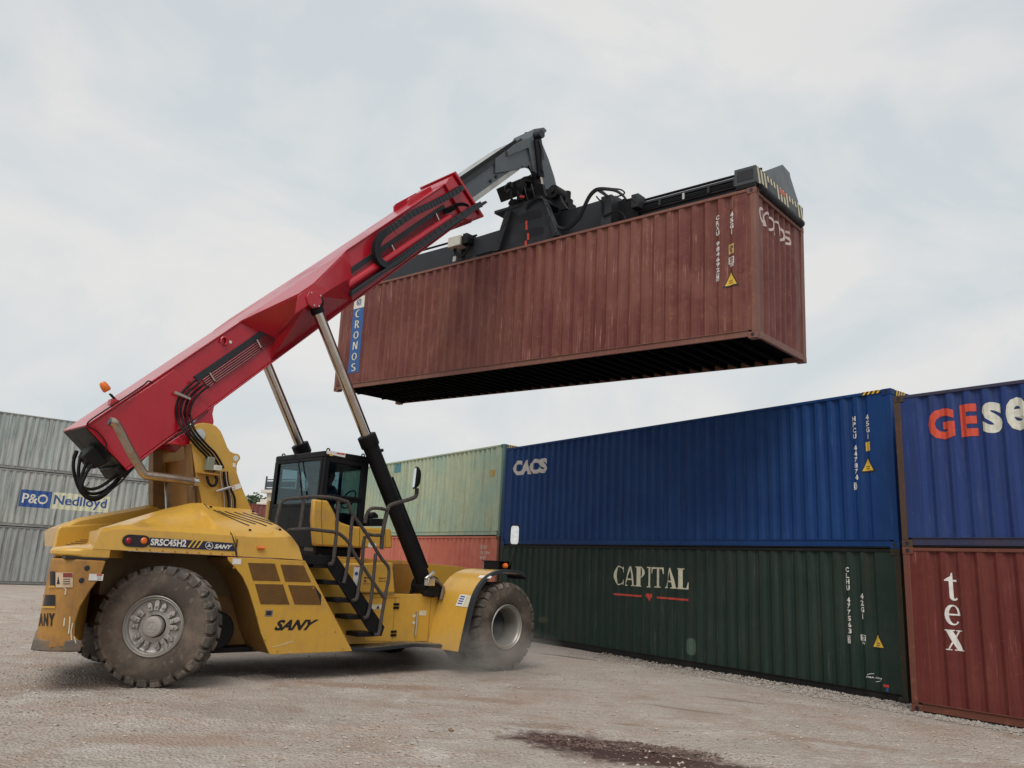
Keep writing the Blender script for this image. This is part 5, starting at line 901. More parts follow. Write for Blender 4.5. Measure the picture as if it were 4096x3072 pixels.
# lift cylinders
for sg in (1, -1):
    yy = -1.10; top = q3('r6', 845, 500, yy); low = q3('px', 1703, 2345, yy); gl_ = q3('px', 1462, 1742, yy); f = lambda p: Vector((p.x, p.y * sg, p.z)); d_ = (top - low).normalized(); tg = (gl_ - low).dot(d_)
    c_ = P('lift_cylinder', MB().cyl(f(low), f(low + d_ * tg), .142, 32).lathe([(.16, -.22), (.168, -.2), (.168, -.01), (.12, .0)], f(low + d_ * tg), f(top) - f(low), 32), BLK); P('piston_rod', MB().cyl(f(low + d_ * (tg - .1)), f(top - d_ * .12), .094, 32), CHROME, 0, c_)
    P('rod_eye', MB().cyl(f(top - d_ * .2), f(top), .115, 20).cyl(f(top) + Vector((0, -.1, 0)), f(top) + Vector((0, .1, 0)), .13, 24), BLK, 0, c_); P('cylinder_foot', MB().cyl(f(low) + Vector((0, -.2, 0)), f(low) + Vector((0, .2, 0)), .19, 24), BLK, 0, c_)
    P('cylinder_pipe', MB().tube([f(low + d_ * (tg - .9)) + Vector((d_.z * .155, -.05 * sg, -d_.x * .155)), f(low + d_ * .3) + Vector((d_.z * .155, -.05 * sg, -d_.x * .155))], .022, 8).cyl(f(low + d_ * (tg - .3)) + Vector((.1, -.05 * sg, .0)), f(low + d_ * (tg - .3)) + Vector((.19, -.05 * sg, .03)), .03, 8), BLK, 0, c_)
for yy in (-1.3, -.9, .9, 1.3): P('cylinder_clevis', MB().prism([(low.x - .22, 1.26), (low.x - .12, 1.46), (low.x + .08, 1.5), (low.x + .2, 1.42), (low.x + .25, 1.26)], yy - .03, yy + .03), BLK, .01)
vb = q3('f7', 650, 680, -1.34); P('valve_block', MB().box(vb.x - .07, vb.x + .09, -1.40, -1.28, vb.z - .09, vb.z + .04).tube([q3('f7', 560, 640, -1.36), q3('f7', 760, 490, -1.36)], .035, 8), STEEL, .01)
for i in range(4): P('valve_hose', MB().tube(smooth_path([q3('f7', x + 16 * (i % 2), y + 26 * i, -1.36 + .03 * i) for x, y in ((680, 600), (800, 660), (900, 740), (950, 830), (930, 960), (905, 1090 - 26 * i))], 5), .024, 8), plain('dusty_hose', (.19, .14, .11), .6))
# hydraulic lines along the boom
ph = [('b8', 250, 1140), ('b8', 1115, 545)]; sL0, tL0 = bst('b8', 250, 1140, YB); sL1, tL1 = bst('b8', 1118, 548, YB)
def strip(s0, s1, t0, t1, w_, name, mat): return P(name, plate([bxz(s0, t0), bxz(s1, t1), bxz(s1, t1 - w_), bxz(s0, t0 - w_)], YB - .028, YB - .004), mat, .002, boom)
strip(sL0, sL1, tL0, tL1, .10, 'cable_tray', DKG)
for j in range(5): P('boom_pipe', MB().tube([b3(sL0 + .08, tL0 - .125 - .036 * j, YB - .03), b3(sL1, tL1 - .125 - .036 * j, YB - .03)], .012, 6), plain('red_pipe', (.16, .012, .02), .35) if j == 0 else bpy.data.materials['red_pipe'], 0, boom)
sM0, tM0 = bst('r6', 975, 315, YB); sM1, tM1 = bst('r7', 745, 640, YB); strip(sM0, sM1, tM0, tM1, .10, 'cable_tray', DKG)
for j in range(5): P('boom_pipe', MB().tube([b3(sM0 + .1, tM0 - .125 - .036 * j, YB - .03), b3(sM1 - .1, tM1 - .125 - .036 * j, YB - .03)], .012, 6), bpy.data.materials['red_pipe'], 0, boom)
for k_, x, y, x2, y2 in (('b8', 425, 1100, 480, 1185), ('b8', 930, 745, 975, 830), ('r6', 1105, 290, 1145, 355), ('r7', 335, 965, 362, 1018), ('r7', 692, 712, 715, 765)): P('pipe_clamp', MB().tube([q3(k_, x, y, YB - .05), q3(k_, x2, y2, YB - .05)], .019, 6), STEEL, 0, boom)
lo = bst('r7', 0, 1310, YB - .05), bst('r7', 700, 800, YB - .05); P('extension_cylinder', MB().cyl(b3(*bst('r7', -95, 1345, YB - .03), YB - .03), b3(*bst('r7', 800, 745, YB - .03), YB - .03), .085, 24), RED, 0, boom)
# drag chain: box-section chain looping back along the boom
ch = [q3('r7', x, y, YB - .14) for x, y in ((1040, 640), (800, 790), (600, 930), (450, 1040), (360, 1105), (300, 1132), (245, 1110), (212, 1050), (212, 970), (250, 895), (330, 835), (500, 718), (640, 650), (760, 590), (900, 505))]
pa = smooth_path(ch, 10); mb = MB(); rows = []
for i, p in enumerate(pa):
    a, b_ = pa[max(0, i - 1)], pa[min(len(pa) - 1, i + 1)]; d_ = (b_ - a).normalized(); s_ = Vector((-d_.z, 0, d_.x)); hh = .062 if i % 2 else .054; rows.append([p + s_ * hh + Vector((0, .06, 0)), p + s_ * hh - Vector((0, .06, 0)), p - s_ * hh - Vector((0, .06, 0)), p - s_ * hh + Vector((0, .06, 0))])
mb.loft(rows)
for i in range(0, len(pa) - 1, 2):
    p = pa[i]; d_ = (pa[i + 1] - p).normalized(); s_ = Vector((-d_.z, 0, d_.x)); mb.tube([p - s_ * .066 - Vector((0, .062, 0)), p + s_ * .066 - Vector((0, .062, 0))], .009, 5); mb.tube([p + s_ * .066 - Vector((0, .06, 0)), p + s_ * .066 + Vector((0, .06, 0))], .009, 5)
P('drag_chain', mb, DKG, 0, boom, ang=20)
P('chain_rail', plate([bxz(*bst('r7', -30, 1390, YB - .05)), bxz(*bst('r7', 1065, 640, YB - .05)), bxz(*bst('r7', 1050, 625, YB - .05)), bxz(*bst('r7', -20, 1350, YB - .05))], YB - .22, YB - .02), DKG, .004, boom)
for k in range(4): P('chain_hose', MB().tube(smooth_path([q3('r7', x + 4 * k, y + 10 * k, YB - .10 + .02 * k) for x, y in ((750, 680), (800, 665), (850, 635), (905, 628), (950, 642))], 5), .016, 6), HOSE, 0, boom)
# collar
sc0, sc1 = bst('r7', 745, 500, YB)[0], bst('r7', 845, 480, YB)[0] + .12
P('boom_collar', plate([bxz(s_end - .3, .03), bxz(s_end - .12, .08), bxz(s_end + .04, .08), bxz(s_end + .16, TB - .12), bxz(s_end + .02, TB - .14), bxz(s_end - .2, TB - .06), bxz(s_end - .28, TB)], YB - .07, -YB + .07), RED, .012, boom)
P('collar_flange', plate([bxz(s_end + .06, .13), bxz(s_end + .12, .13), bxz(s_end + .26, TB - .2), bxz(s_end + .20, TB - .2)], YB - .13, -YB + .13), RED, .008, boom); P('lifting_lug', plate([bxz(s_end - 1.15, .02), bxz(s_end - 1.08, .12), bxz(s_end - 1.0, .14), bxz(s_end - .3, .10), bxz(s_end - .3, .02)], .38, .42), RED, .004, boom); P('lifting_lug', plate([bxz(s_end - 1.15, .02), bxz(s_end - 1.08, .12), bxz(s_end - 1.0, .14), bxz(s_end - .3, .10), bxz(s_end - .3, .02)], -.1, -.06), RED, .004, boom)
P('slide_block', MB().prism([bxz(s_end - .3, TB - .02), bxz(s_end + .55, TB - .02), bxz(s_end + .6, TB - .2), bxz(s_end + .3, TB - .24), bxz(s_end - .3, TB - .12)], -.1, .5), RED, .01, boom)
# second section
Y2 = -.385; t2a = -.075; t2b = bst('r7', 1020, 610, Y2)[1]; s2e = bst('r7', 1430, 180, Y2)[0]
s2c = bst('r7', 1370, 370, Y2)[0]
ib = P('inner_boom', plate([bxz(s_end - .5, t2a), bxz(s2e - .3, t2a), bxz(s2e + .1, t2a - .09), bxz(s2e - .05, t2a - .4), bxz(s2c, t2b), bxz(s_end - .5, t2b)], Y2, -Y2), SLATE, .012)
WEAR = paint('wear_strip', (.36, .355, .33), .3, .5, 0, (.12, .1, .09), .6, 3, .002)
P('wear_strip', plate([bxz(s_end + .1, t2b + .0), bxz(s2c - .06, t2b + .0), bxz(s2c, t2b + .05), bxz(s2c - .05, t2b + .11), bxz(s_end + .1, t2b + .11)], Y2 - .006, Y2 + .01), WEAR, .003, ib); P('wear_strip', plate([bxz(s_end + .1, t2a), bxz(s2e - .5, t2a), bxz(s2e - .5, t2a + .008), bxz(s_end + .1, t2a + .008)], Y2 + .06, -Y2), WEAR, 0, ib)
P('side_rail', plate([bxz(s_end - .1, t2a - .17), bxz(s2e - .1, t2a - .17), bxz(s2e - .1, t2a - .02), bxz(s_end - .1, t2a - .02)], Y2 - .03, Y2), DKG, .004, ib)
P('upper_rail', plate([bxz(s_end - .1, t2a - .05), bxz(s2e - .35, t2a - .05), bxz(s2e - .35, t2a + .03), bxz(s_end - .1, t2a + .03)], Y2 - .05, Y2), BLK, .004, ib)
for x, y in ((1130, 450), (1175, 415)): p = q3('r7', x, y, Y2 - .01); P('bolt_boss', MB().cyl(p, p - Vector((0, .03, 0)), .035, 10), DKG, 0, ib)
# head
nose = [(0, 470), (520, 28), (660, 30), (690, 60), (600, 110), (0, 560)]
P('boom_head', plate(q2('h3', Y2 - .03, (0, 480), (300, 250), (600, 105), (650, 210), (690, 500), (700, 690), (750, 850), (660, 770), (560, 640), (430, 600), (420, 640), (200, 690), (0, 720)), Y2 - .05, Y2 - .004), SLATE, .008)
P('head_stiffener', plate(q2('h3', Y2 - .06, (300, 250), (600, 105), (650, 210), (690, 500), (700, 690), (740, 800), (620, 690), (540, 300), (200, 440), (190, 350)), Y2 - .10, Y2 - .05), SLATE, .008)
P('head_infill', plate(q2('h3', 0, (440, 300), (600, 150), (660, 560), (520, 590)), -.34, .34), DKG, .01)
P('boom_head', plate(q2('h3', .36, (520, 28), (700, 40), (760, 160), (890, 480), (985, 770), (1040, 1000), (1060, 1080), (880, 1010), (780, 930), (700, 700), (600, 300)), .36, .44), SLATE, .008)
P('head_cover', MB().prism(q2('h3', -.0, (480, 60), (640, 35), (690, 90), (640, 150), (400, 250)), -.36, .36), SLATE, .01)
hp = q3('h3', 712, 90, -.42); P('head_pin', MB().cyl((hp.x, -.56, hp.z), (hp.x, .5, hp.z), .108, 28), DKG, .01)
d0, d1, d2 = q3('h3', 690, 170, -.52), q3('h3', 755, 760, -.52), q3('h3', 790, 960, -.52); dc = P('damping_cylinder', MB().cyl(d0, d1, .085, 20).cyl(d1 - (d1 - d0).normalized() * .1, d1 + (d1 - d0).normalized() * .03, .10, 20), BLK); P('piston_rod', MB().cyl(d1, d2, .036, 16), CHROME, 0, dc); P('damper_hose', MB().tube(smooth_path([q3('h3', x, y, -.62) for x, y in ((730, 190), (765, 330), (770, 500), (765, 640), (790, 710))]), .018, 8), HOSE, 0, dc)
for a in (((680, 700), (560, 770), (480, 790), (400, 850)), ((500, 880), (520, 970), (600, 985), (690, 960), (740, 1040)), ((470, 900), (500, 1000), (600, 1010), (660, 980)), ((550, 590), (600, 700), (640, 780), (720, 800)), ((600, 920), (610, 1000), (680, 1070)), ((240, 880), (165, 940), (180, 1040), (240, 980))): P('head_hose', MB().tube(smooth_path([q3('h3', x, y, -.45) for x, y in a]), .02, 8), HOSE)
P('head_link', MB().prism(q2('h3', -.3, (310, 860), (440, 800), (560, 760), (700, 830), (770, 1000), (640, 900), (480, 860), (430, 1080), (390, 1090)), -.35, .3), BLK, .01)
P('sensor_arm', MB().cyl(q3('h3', 250, 870, -.3), q3('h3', 275, 1150, -.3), .03, 10).box(*(lambda a: (a.x - .05, a.x + .05, -.36, -.24, a.z - .08, a.z + .05))(q3('h3', 250, 910, -.3))), BLK)

for sx2 in (1.1, 3.1, 5.2, 7.0): P('weld_seam', MB().tube([b3(sx2, -.0, YB - .002), b3(sx2, TB, YB - .002)], .006, 4), RED, 0, boom)
for x, y in ((905, 240), (1100, 160)): pass
# ---- the operator seated in the cab
hp_ = q3('px', 1321, 1908, 0.0); PO = Vector((hp_.x, 0, hp_.z)); seat_z = PO.z - .72
pm = bpy.data.meshes.new('person'); 
J = [((-.02, 0, -.72), .15), ((-.06, 0, -.50), .145), ((-.06, 0, -.27), .16), ((-.03, 0, -.14), .055), ((0, 0, -.05), .075), ((.015, 0, .04), .085), ((.01, 0, .10), .06),
     ((-.05, .19, -.24), .07), ((.06, .24, -.46), .05), ((.30, .14, -.42), .038), ((.38, .12, -.38), .035), ((-.05, -.19, -.24), .07), ((.06, -.24, -.46), .05), ((.30, -.14, -.42), .038), ((.38, -.12, -.38), .035),
     ((.14, .11, -.74), .09), ((.42, .13, -.70), .07), ((.52, .13, -1.08), .045), ((.62, .13, -1.13), .04), ((.14, -.11, -.74), .09), ((.42, -.13, -.70), .07), ((.52, -.13, -1.08), .045), ((.62, -.13, -1.13), .04)]
E_ = [(0, 1), (1, 2), (2, 3), (3, 4), (4, 5), (5, 6), (2, 7), (7, 8), (8, 9), (9, 10), (2, 11), (11, 12), (12, 13), (13, 14), (0, 15), (15, 16), (16, 17), (17, 18), (0, 19), (19, 20), (20, 21), (21, 22)]
def skinned(name, idx, grow, mat, parent):
    me = bpy.data.meshes.new(name); mp2 = {j: i for i, j in enumerate(idx)}; me.from_pydata([J[j][0] for j in idx], [(mp2[a], mp2[b]) for a, b in E_ if a in mp2 and b in mp2], []); o = bpy.data.objects.new(name, me); C.objects.link(o); me.materials.append(mat)
    sk = o.modifiers.new('skin', 'SKIN'); sk.use_smooth_shade = True
    for i, j in enumerate(idx): me.skin_vertices[0].data[i].radius = (J[j][1] + grow,) * 2
    me.skin_vertices[0].data[0].use_root = True; o.modifiers.new('sub', 'SUBSURF').render_levels = 2
    if parent: o.parent = parent
    return o
pr_o = skinned('person', list(range(len(J))), 0, plain('skin_tone', (.36, .20, .14), .6), None)
pr_o.matrix_world = MM @ Matrix.Translation(PO); pr_o['label'] = 'operator in a blue grey shirt seated behind the cab glass'; pr_o['category'] = 'person'
skinned('shirt', [0, 1, 2, 7, 8, 9, 11, 12, 13], .012, plain('blue_grey_shirt', (.06, .085, .13), .8), pr_o); skinned('trousers', [0, 15, 16, 17, 19, 20, 21], .012, plain('dark_trousers', (.02, .022, .03), .8), pr_o)
b = bmesh.new(); bmesh.ops.create_uvsphere(b, u_segments=16, v_segments=10, radius=1); bmesh.ops.delete(b, geom=[v for v in b.verts if v.co.z < -.15 and v.co.x > -.2], context='VERTS'); me = bpy.data.meshes.new('hair'); b.to_mesh(me); b.free(); hr = link('hair', me, plain('black_hair', (.012, .010, .009), .6), pr_o); hr.matrix_local = Matrix.Translation((-.012, 0, .055)) @ Matrix.Diagonal((.098, .086, .105, 1))
mb = MB().loft([[(.085, -.012, .03), (.085, .012, .03), (.085, .016, -.01), (.085, -.016, -.01)], [(.112, -.004, .008), (.112, .004, .008), (.106, .008, -.006), (.106, -.008, -.006)]]); mb.build('nose', bpy.data.materials['skin_tone'], pr_o)
mb = MB().box(.080, .092, -.045, -.02, .035, .047).box(.080, .092, .02, .045, .035, .047); mb.build('eyes', BLKD, pr_o); MB().box(.082, .091, -.022, .022, -.045, -.036).build('mouth', plain('lips', (.25, .09, .07), .6), pr_o)
# ---- spreader (local frame of the lifted container, carried over to the machine)
S2M = MMi @ LM; LMi = LM.inverted()
def c3(k, x, y, py): return hit(LMi, *cv(k, x, y), 1, py)
def c2(k, py, *pts): return [(lambda p: (p.x, p.z))(c3(k, x, y, py)) for x, y in pts]
def SP(name, mb, mat, bevel=0, parent=None, **k):
    mb.v = [S2M @ v for v in mb.v]; return mb.build(name, mat, parent or RS, bevel, **k)
T0 = HIGH
a = c3('s5', 1000, 380, .72); mx0, mx1 = c3('d4', 1560, 400, .72).x, c3('s5', 1020, 700, .72).x
z_m = c3('s5', 440, 545, .72).z; z_l = c3('d4', 1100, 590, .86).z; z_r = c3('s5', 2150, 330, .86).z; z_d = c3('s5', 2150, 282, 1.0).z; z_e = c3('d4', 1100, 540, 1.0).z
spr = SP('spreader', MB().prism([(mx0 - .3, T0 + .14), (mx1, T0 + .14), (mx1, z_m + .04), (mx1 - .9, z_m + .02), (mx0 + 1.6, z_m), (mx0 - .3, z_m - .05)], .74, 1.70), DKG, .015)
SP('telescopic_arm', MB().box(.35, mx0, .86, 1.58, T0 + .12, z_l), DKG, .012, spr); SP('telescopic_arm', MB().box(mx1 - .3, 11.95, .86, 1.58, T0 + .10, z_r).box(mx1 - .2, 11.95, .80, .86, z_r - .22, z_r - .17).box(mx1 - .2, 11.95, .82, .86, z_r - .05, z_r + .01), DKG, .012, spr)
SP('arm_rod', MB().cyl((mx1 + .3, 1.0, z_d), (11.9, 1.0, z_d), .03, 8), BLK, 0, spr); SP('arm_rod', MB().cyl((.4, 1.0, z_e), (mx0, 1.0, z_e), .03, 8), BLK, 0, spr)
SP('arm_stop', MB().box(mx0 - .25, mx0 - .1, .74, 1.70, T0 + .1, z_m + .16), BLK, .01, spr)
g0, g1 = c3('d4', 1255, 440, .55), c3('d4', 1450, 550, .55); bxs = SP('control_box', MB().box(g0.x, g1.x, .45, .75, g1.z, g0.z), GREYBOX, .015, spr); SP('box_side', MB().box(g1.x, g1.x + .22, .5, .75, g1.z + .02, g0.z - .03), BLK, .01, spr)
SP('label_plate', MB().add([(lambda p: p)(c3('d4', x, y, .735)) for x, y in ((1285, 820), (1340, 800), (1345, 718), (1295, 735))], [[0, 1, 2, 3]]), WHITE, 0, spr, recalc=False)
for a in (((1310, 580), (1325, 680), (1400, 740), (1490, 700), (1545, 620), (1555, 500)), ((1330, 580), (1350, 660), (1430, 715), (1500, 660), (1540, 560))): SP('loop_hose', MB().tube(smooth_path([c3('d4', x, y, .6) for x, y in a]), .022, 8), HOSE, 0, spr)
# centre frame under the slewing ring
for yy in (.28, 2.06):
    o_ = c2('r7', .28, (1255, 695), (1300, 678), (1560, 590), (1590, 640), (1700, 900), (1720, 960), (1100, 1100), (1150, 1025)); SP('centre_frame', MB().prism(o_, yy, yy + .10), DKG, .012, spr)
SP('frame_slot', MB().add([c3('r7', x, y, .276) for x, y in ((1275, 930), (1290, 885), (1330, 868), (1540, 815), (1562, 830), (1555, 870), (1300, 955), (1280, 950))], [list(range(8))]), BLKD, 0, spr, recalc=False); SP('frame_pocket', MB().add([c3('r7', x, y, .276) for x, y in ((1330, 740), (1520, 670), (1545, 700), (1540, 740), (1345, 790))], [list(range(5))]), BLKD, 0, spr, recalc=False)
for (a, b_) in (((1412, 768), (1428, 845)), ((1425, 868), (1442, 925)), ((1405, 930), (1425, 970))): SP('red_mark', MB().add([c3('r7', x, y, .272) for x, y in ((a[0], b_[1]), (b_[0], b_[1] - 3), (b_[0] - 2, a[1]), (a[0], a[1] + 3))], [[0, 1, 2, 3]]), REDD, 0, spr, recalc=False)
SP('frame_rib', MB().prism(c2('r7', .2, (1258, 700), (1300, 690), (1205, 1010), (1155, 1022)), .16, .28), DKG, .01, spr); SP('frame_rib', MB().prism(c2('r7', .2, (1562, 600), (1592, 660), (1690, 890), (1640, 900)), .16, .28), DKG, .01, spr)
ctr = Vector((LEN / 2 + .05, 1.22, 0)); zt9 = c3('r7', 1560, 590, .28).z
SP('frame_top', MB().box(ctr.x - .75, ctr.x + .75, .28, 2.16, zt9 - .02, zt9 + .06), DKG, .01, spr)
rg = Vector((ctr.x, ctr.y, zt9 + .06)); ring = MB().lathe([(.3, 0), (.62, 0), (.62, .16), (.56, .2), (.3, .2)], rg, Vector((0, 0, 1)), 48)
for k in range(60): an = R(6 * k); ring.box(-.014, .014, -.02, .02, .02, .13, Matrix.Translation(rg) @ Matrix.Rotation(an, 4, 'Z') @ Matrix.Translation((.63, 0, 0)))
SP('slewing_ring', ring, BLK, 0, spr)
SP('rotator_head', MB().prism([(ctr.x - .5, zt9 + .26), (ctr.x + .5, zt9 + .26), (ctr.x + .42, zt9 + .62), (ctr.x + .1, zt9 + .78), (ctr.x - .3, zt9 + .7)], ctr.y - .52, ctr.y - .44).prism([(ctr.x - .5, zt9 + .26), (ctr.x + .5, zt9 + .26), (ctr.x + .42, zt9 + .62), (ctr.x + .1, zt9 + .78), (ctr.x - .3, zt9 + .7)], ctr.y + .44, ctr.y + .52).box(ctr.x - .6, ctr.x + .6, ctr.y - .6, ctr.y + .6, zt9 + .2, zt9 + .28), BLK, .012, spr)
mt_ = c3('h3', 1195, 1170, 1.0); SP('slew_motor', MB().cyl((mt_.x, 1.0, mt_.z - .25), (mt_.x, 1.0, mt_.z), .15, 20).cyl((mt_.x, 1.0, mt_.z), (mt_.x, 1.0, mt_.z + .22), .09, 16).box(mt_.x - .15, mt_.x + .17, .85, 1.15, mt_.z - .4, mt_.z - .12), BLK, .01, spr)
for a in (((1060, 1020), (1140, 1020), (1200, 1040), (1210, 1070)), ((1090, 1075), (1150, 1085), (1180, 1100))): SP('motor_hose', MB().tube(smooth_path([c3('h3', x, y, .95) for x, y in a]), .018, 8), HOSE, 0, spr)
wp = c3('h3', 1000, 1040, .35); SP('pivot_boss', MB().cyl((wp.x, .25, wp.z), (wp.x, .6, wp.z), .16, 24).cyl((wp.x, .2, wp.z), (wp.x, .25, wp.z), .06, 16).prism(c2('h3', .35, (830, 980), (960, 960), (1060, 1030), (1110, 1180), (1200, 1300), (1080, 1330), (860, 1120)), .36, .44), BLK, .008, spr)
SP('green_lamp', MB().box(*(lambda p: (p.x - .06, p.x + .06, .2, .3, p.z - .07, p.z + .09))(c3('h3', 390, 1120, .2))), BLK, .006, spr); SP('red_lamp', MB().cyl(c3('h3', 420, 1110, .2), c3('h3', 480, 1108, .2), .03, 8), REDD, 0, spr)
SP('bearing_bracket', MB().prism(c2('h3', .3, (215, 1210), (250, 1155), (330, 1140), (500, 1190), (500, 1290), (320, 1300), (218, 1240)), .3, .42), BLK, .01, spr)
# hoses of the spreader
for j in range(3): SP('long_hose', MB().tube(smooth_path([c3('r7', x + 5 * j, y + 7 * j, .30 - .03 * j) for x, y in ((1410, 665), (1440, 620), (1500, 580), (1545, 585), (1575, 640), (1600, 720), (1640, 790), (1700, 825), (1770, 805), (1840, 735), (1880, 650), (1920, 570), (1960, 525), (2000, 508), (2060, 508), (2130, 520), (2190, 560), (2215, 590))], 6), .022, 8), HOSE, 0, spr)
vb_ = [c3('s5', 845, 400, .62), c3('s5', 1020, 800, .62)]; SP('valve_box', MB().box(vb_[0].x, vb_[1].x, .45, .8, T0 + .1, c3('s5', 1000, 390, .62).z), DKG, .012, spr); SP('valve_box', MB().box(vb_[1].x, vb_[1].x + .5, .75, 1.3, T0 + .1, c3('s5', 1100, 420, .75).z - .05), BLK, .012, spr)
SP('hose_bracket', MB().prism(c2('s5', .5, (720, 255), (760, 240), (940, 395), (900, 415), (720, 300)), .45, .55), DKG, .006, spr)
for a in (((690, 380), (730, 430), (780, 470), (800, 540), (790, 640), (810, 720), (880, 700), (960, 660), (1080, 650), (1160, 700), (1210, 790)), ((1150, 440), (1190, 430), (1200, 480)), ((1220, 460), (1260, 430), (1340, 440), (1370, 480)), ((1060, 380), (1150, 350), (1185, 310), (1120, 260), (980, 240))): SP('short_hose', MB().tube(smooth_path([c3('s5', x, y, .42) for x, y in a]), .017, 8), HOSE, 0, spr)
SP('arm_guide', MB().box(*(lambda p: (p.x - .08, p.x + .1, .6, .9, p.z - .17, p.z + .14))(c3('s5', 1400, 470, .7))), DKG, .01, spr)
# end beams with hazard stripes
z1 = c3('r8', 1660, 312, 0.0).z; z0 = T0 + .10
def end_beam(x0, x1, out_sg):
    eb = SP('end_beam', MB().box(x0, x1, .02, .06, z0, z1).box(x0, x1, 2.38, 2.42, z0, z1).box(x0, x1, .06, 2.38, z1 - .03, z1).box(x0, x1, .06, 2.38, z0, z0 + .03).box(x0 if out_sg > 0 else x0, x0 + .03, .06, 2.38, z0 + .03, z1 - .03).box(x1 - .03, x1, .06, 2.38, z0 + .03, z1 - .03), MDG, .008, spr)
    xo = x1 if out_sg > 0 else x0
    SP('side_pocket', MB().box(x0 + .06, x1 - .06, .012, .022, z0 + .08, z1 - .06), BLKD, 0, spr)
    for y_ in (.62, 1.62): SP('fork_pocket', MB().box(xo - .004, xo + .006 * out_sg if out_sg > 0 else xo + .004, y_, y_ + .34, z0 + .06, z1 - .14) if out_sg > 0 else MB().box(xo - .006, xo + .004, y_, y_ + .34, z0 + .06, z1 - .14), BLKD, 0, spr)
    mb = MB(); n = 15
    for i in range(n):
        y = .05 + i * 2.34 / n; zz0, zz1 = z0 + .02, z1 - .02
        if .5 < y < .96 or 1.5 < y < 1.96: zz0, zz1 = z1 - .13, z1 - .02
        k = (zz1 - zz0) * .35; mb.add([(xo + .004 * out_sg, y + k, zz0), (xo + .004 * out_sg, y + k + .085, zz0), (xo + .004 * out_sg, y + .085, zz1), (xo + .004 * out_sg, y, zz1)], [[0, 1, 2, 3]])
    SP('hazard_stripe', mb, plain('stripe_cream', (.60, .54, .36), .6) if 'stripe_cream' not in bpy.data.materials else bpy.data.materials['stripe_cream'], 0, spr, recalc=False)
    SP('buffer', MB().tube([(xo + .0 * out_sg, .16, z0 - .07), (xo, 2.28, z0 - .07)], .085, 12), BLK, 0, spr)
    SP('twistlock_box', MB().box(x0 + .04, x1 - .02, .0, .2, T0 + .006, z0).box(x0 + .04, x1 - .02, 2.24, 2.438, T0 + .006, z0), BLK, .006, spr)
    return xo
xo = end_beam(LEN - .43, LEN + .0, 1); end_beam(0, .43, -1)
SP('red_sticker', MB().add([(xo + .008, 1.12, z0 + .20), (xo + .008, 1.42, z0 + .20), (xo + .008, 1.42, z0 + .30), (xo + .008, 1.12, z0 + .30)], [[0, 1, 2, 3]]), plain('faded_red', (.50, .12, .10), .6), 0, spr, recalc=False)
gz = c3('r8', 1880, 318, 1.0).z
def cx(k, x, y, px_): return hit(LMi, *cv(k, x, y), 0, px_)
gp_ = [cx('r8', x, y, LEN - .30) for x, y in ((1690, 420), (1720, 375), (1872, 318), (1930, 385), (1935, 420), (2000, 625), (1900, 620))]
SP('end_gusset', MB().loft([gp_, [p - Vector((.05, 0, 0)) for p in gp_]]), SLATE, .006, spr)
SP('rod_end', MB().box(LEN - .62, LEN - .38, .94, 1.06, z_d - .06, z_d + .08), BLK, .008, spr)
# ---- hoses, beacon and details at the boom tail
for j, (r_, yh, pts) in enumerate(((.024, .15, ((600, 640), (590, 740), (612, 850), (655, 945), (725, 1000), (805, 990), (905, 905), (985, 795), (1015, 745))), (.024, .0, ((648, 655), (632, 760), (640, 860), (695, 940), (765, 955), (850, 925), (940, 845), (1000, 760))), (.024, -.12, ((705, 685), (662, 800), (650, 890), (690, 965), (760, 985), (840, 955), (930, 870), (1005, 765))), (.024, -.22, ((740, 715), (690, 800), (660, 890), (715, 918), (800, 902), (900, 835), (995, 760))), (.011, -.3, ((655, 900), (720, 985), (830, 965), (950, 880), (1040, 785), (1085, 738))), (.006, -.3, ((680, 900), (700, 885), (718, 862))))):
    P('tail_hose', MB().tube(smooth_path([q3('r1', x, y, yh) for x, y in pts], 6), r_, 10), HOSE)
    if j < 4: e_ = q3('r1', *pts[0], yh); P('hose_fitting', MB().tube([e_ + Vector((0, 0, -.06)), e_ + Vector((.02, 0, .06))], .03, 10), BLK)
for j in range(4): P('tower_hose', MB().tube(smooth_path([q3('px', x + (17 if k < 5 else 12) * j, y + (8 * j if k < 4 else -4 * j), YB - (.10 if k < 5 else .25) - .03 * (j % 2)) for k, (x, y) in enumerate(((783, 1520), (745, 1552), (718, 1588), (706, 1632), (712, 1682), (744, 1734), (790, 1790), (822, 1822), (846, 1860), (858, 1885)))], 6), .0185, 8), HOSE)
P('pipe_clamp', MB().tube([q3('b8', 45, 1310, YB - .16), q3('b8', 215, 1378, YB - .16)], .026, 6), STEEL, 0, boom)
cab_ = smooth_path([q3('r1', x, y, YB - .07) for x, y in ((700, 410), (720, 370), (860, 275), (1000, 185), (1150, 85), (1190, 50), (1220, 60), (1235, 90), (1300, 150), (1400, 260))], 6); P('boom_cable', MB().tube(cab_, .011, 6), HOSE, 0, boom)
P('boom_cable', MB().tube(smooth_path([q3('r1', x, y, YB - .04) for x, y in ((705, 415), (775, 450), (850, 540), (850, 610))], 6), .009, 6), HOSE, 0, boom)
bq = q3('r1', 925, 200, YB + .05); bt_ = q3('r1', 880, 150, YB + .05); bb_ = q3('r1', 850, 105, YB + .05); d_ = (bb_ - bt_).normalized()
be = P('beacon', MB().lathe([(0, -.06), (.050, -.06), (.060, -.035), (.058, .025), (.048, .072), (.03, .09), (0, .094)], bb_ + d_ * .01, d_, 24), ORANGE); P('beacon_post', MB().tube([bq, bt_], .014, 6).tube([bq + Vector((.03, .02, 0)), bt_ + Vector((.03, .02, 0))], .012, 6), BLK, 0, be); P('beacon_bracket', MB().box(bq.x - .07, bq.x + .05, YB, YB + .12, bq.z - .09, bq.z), RED, .006, boom)
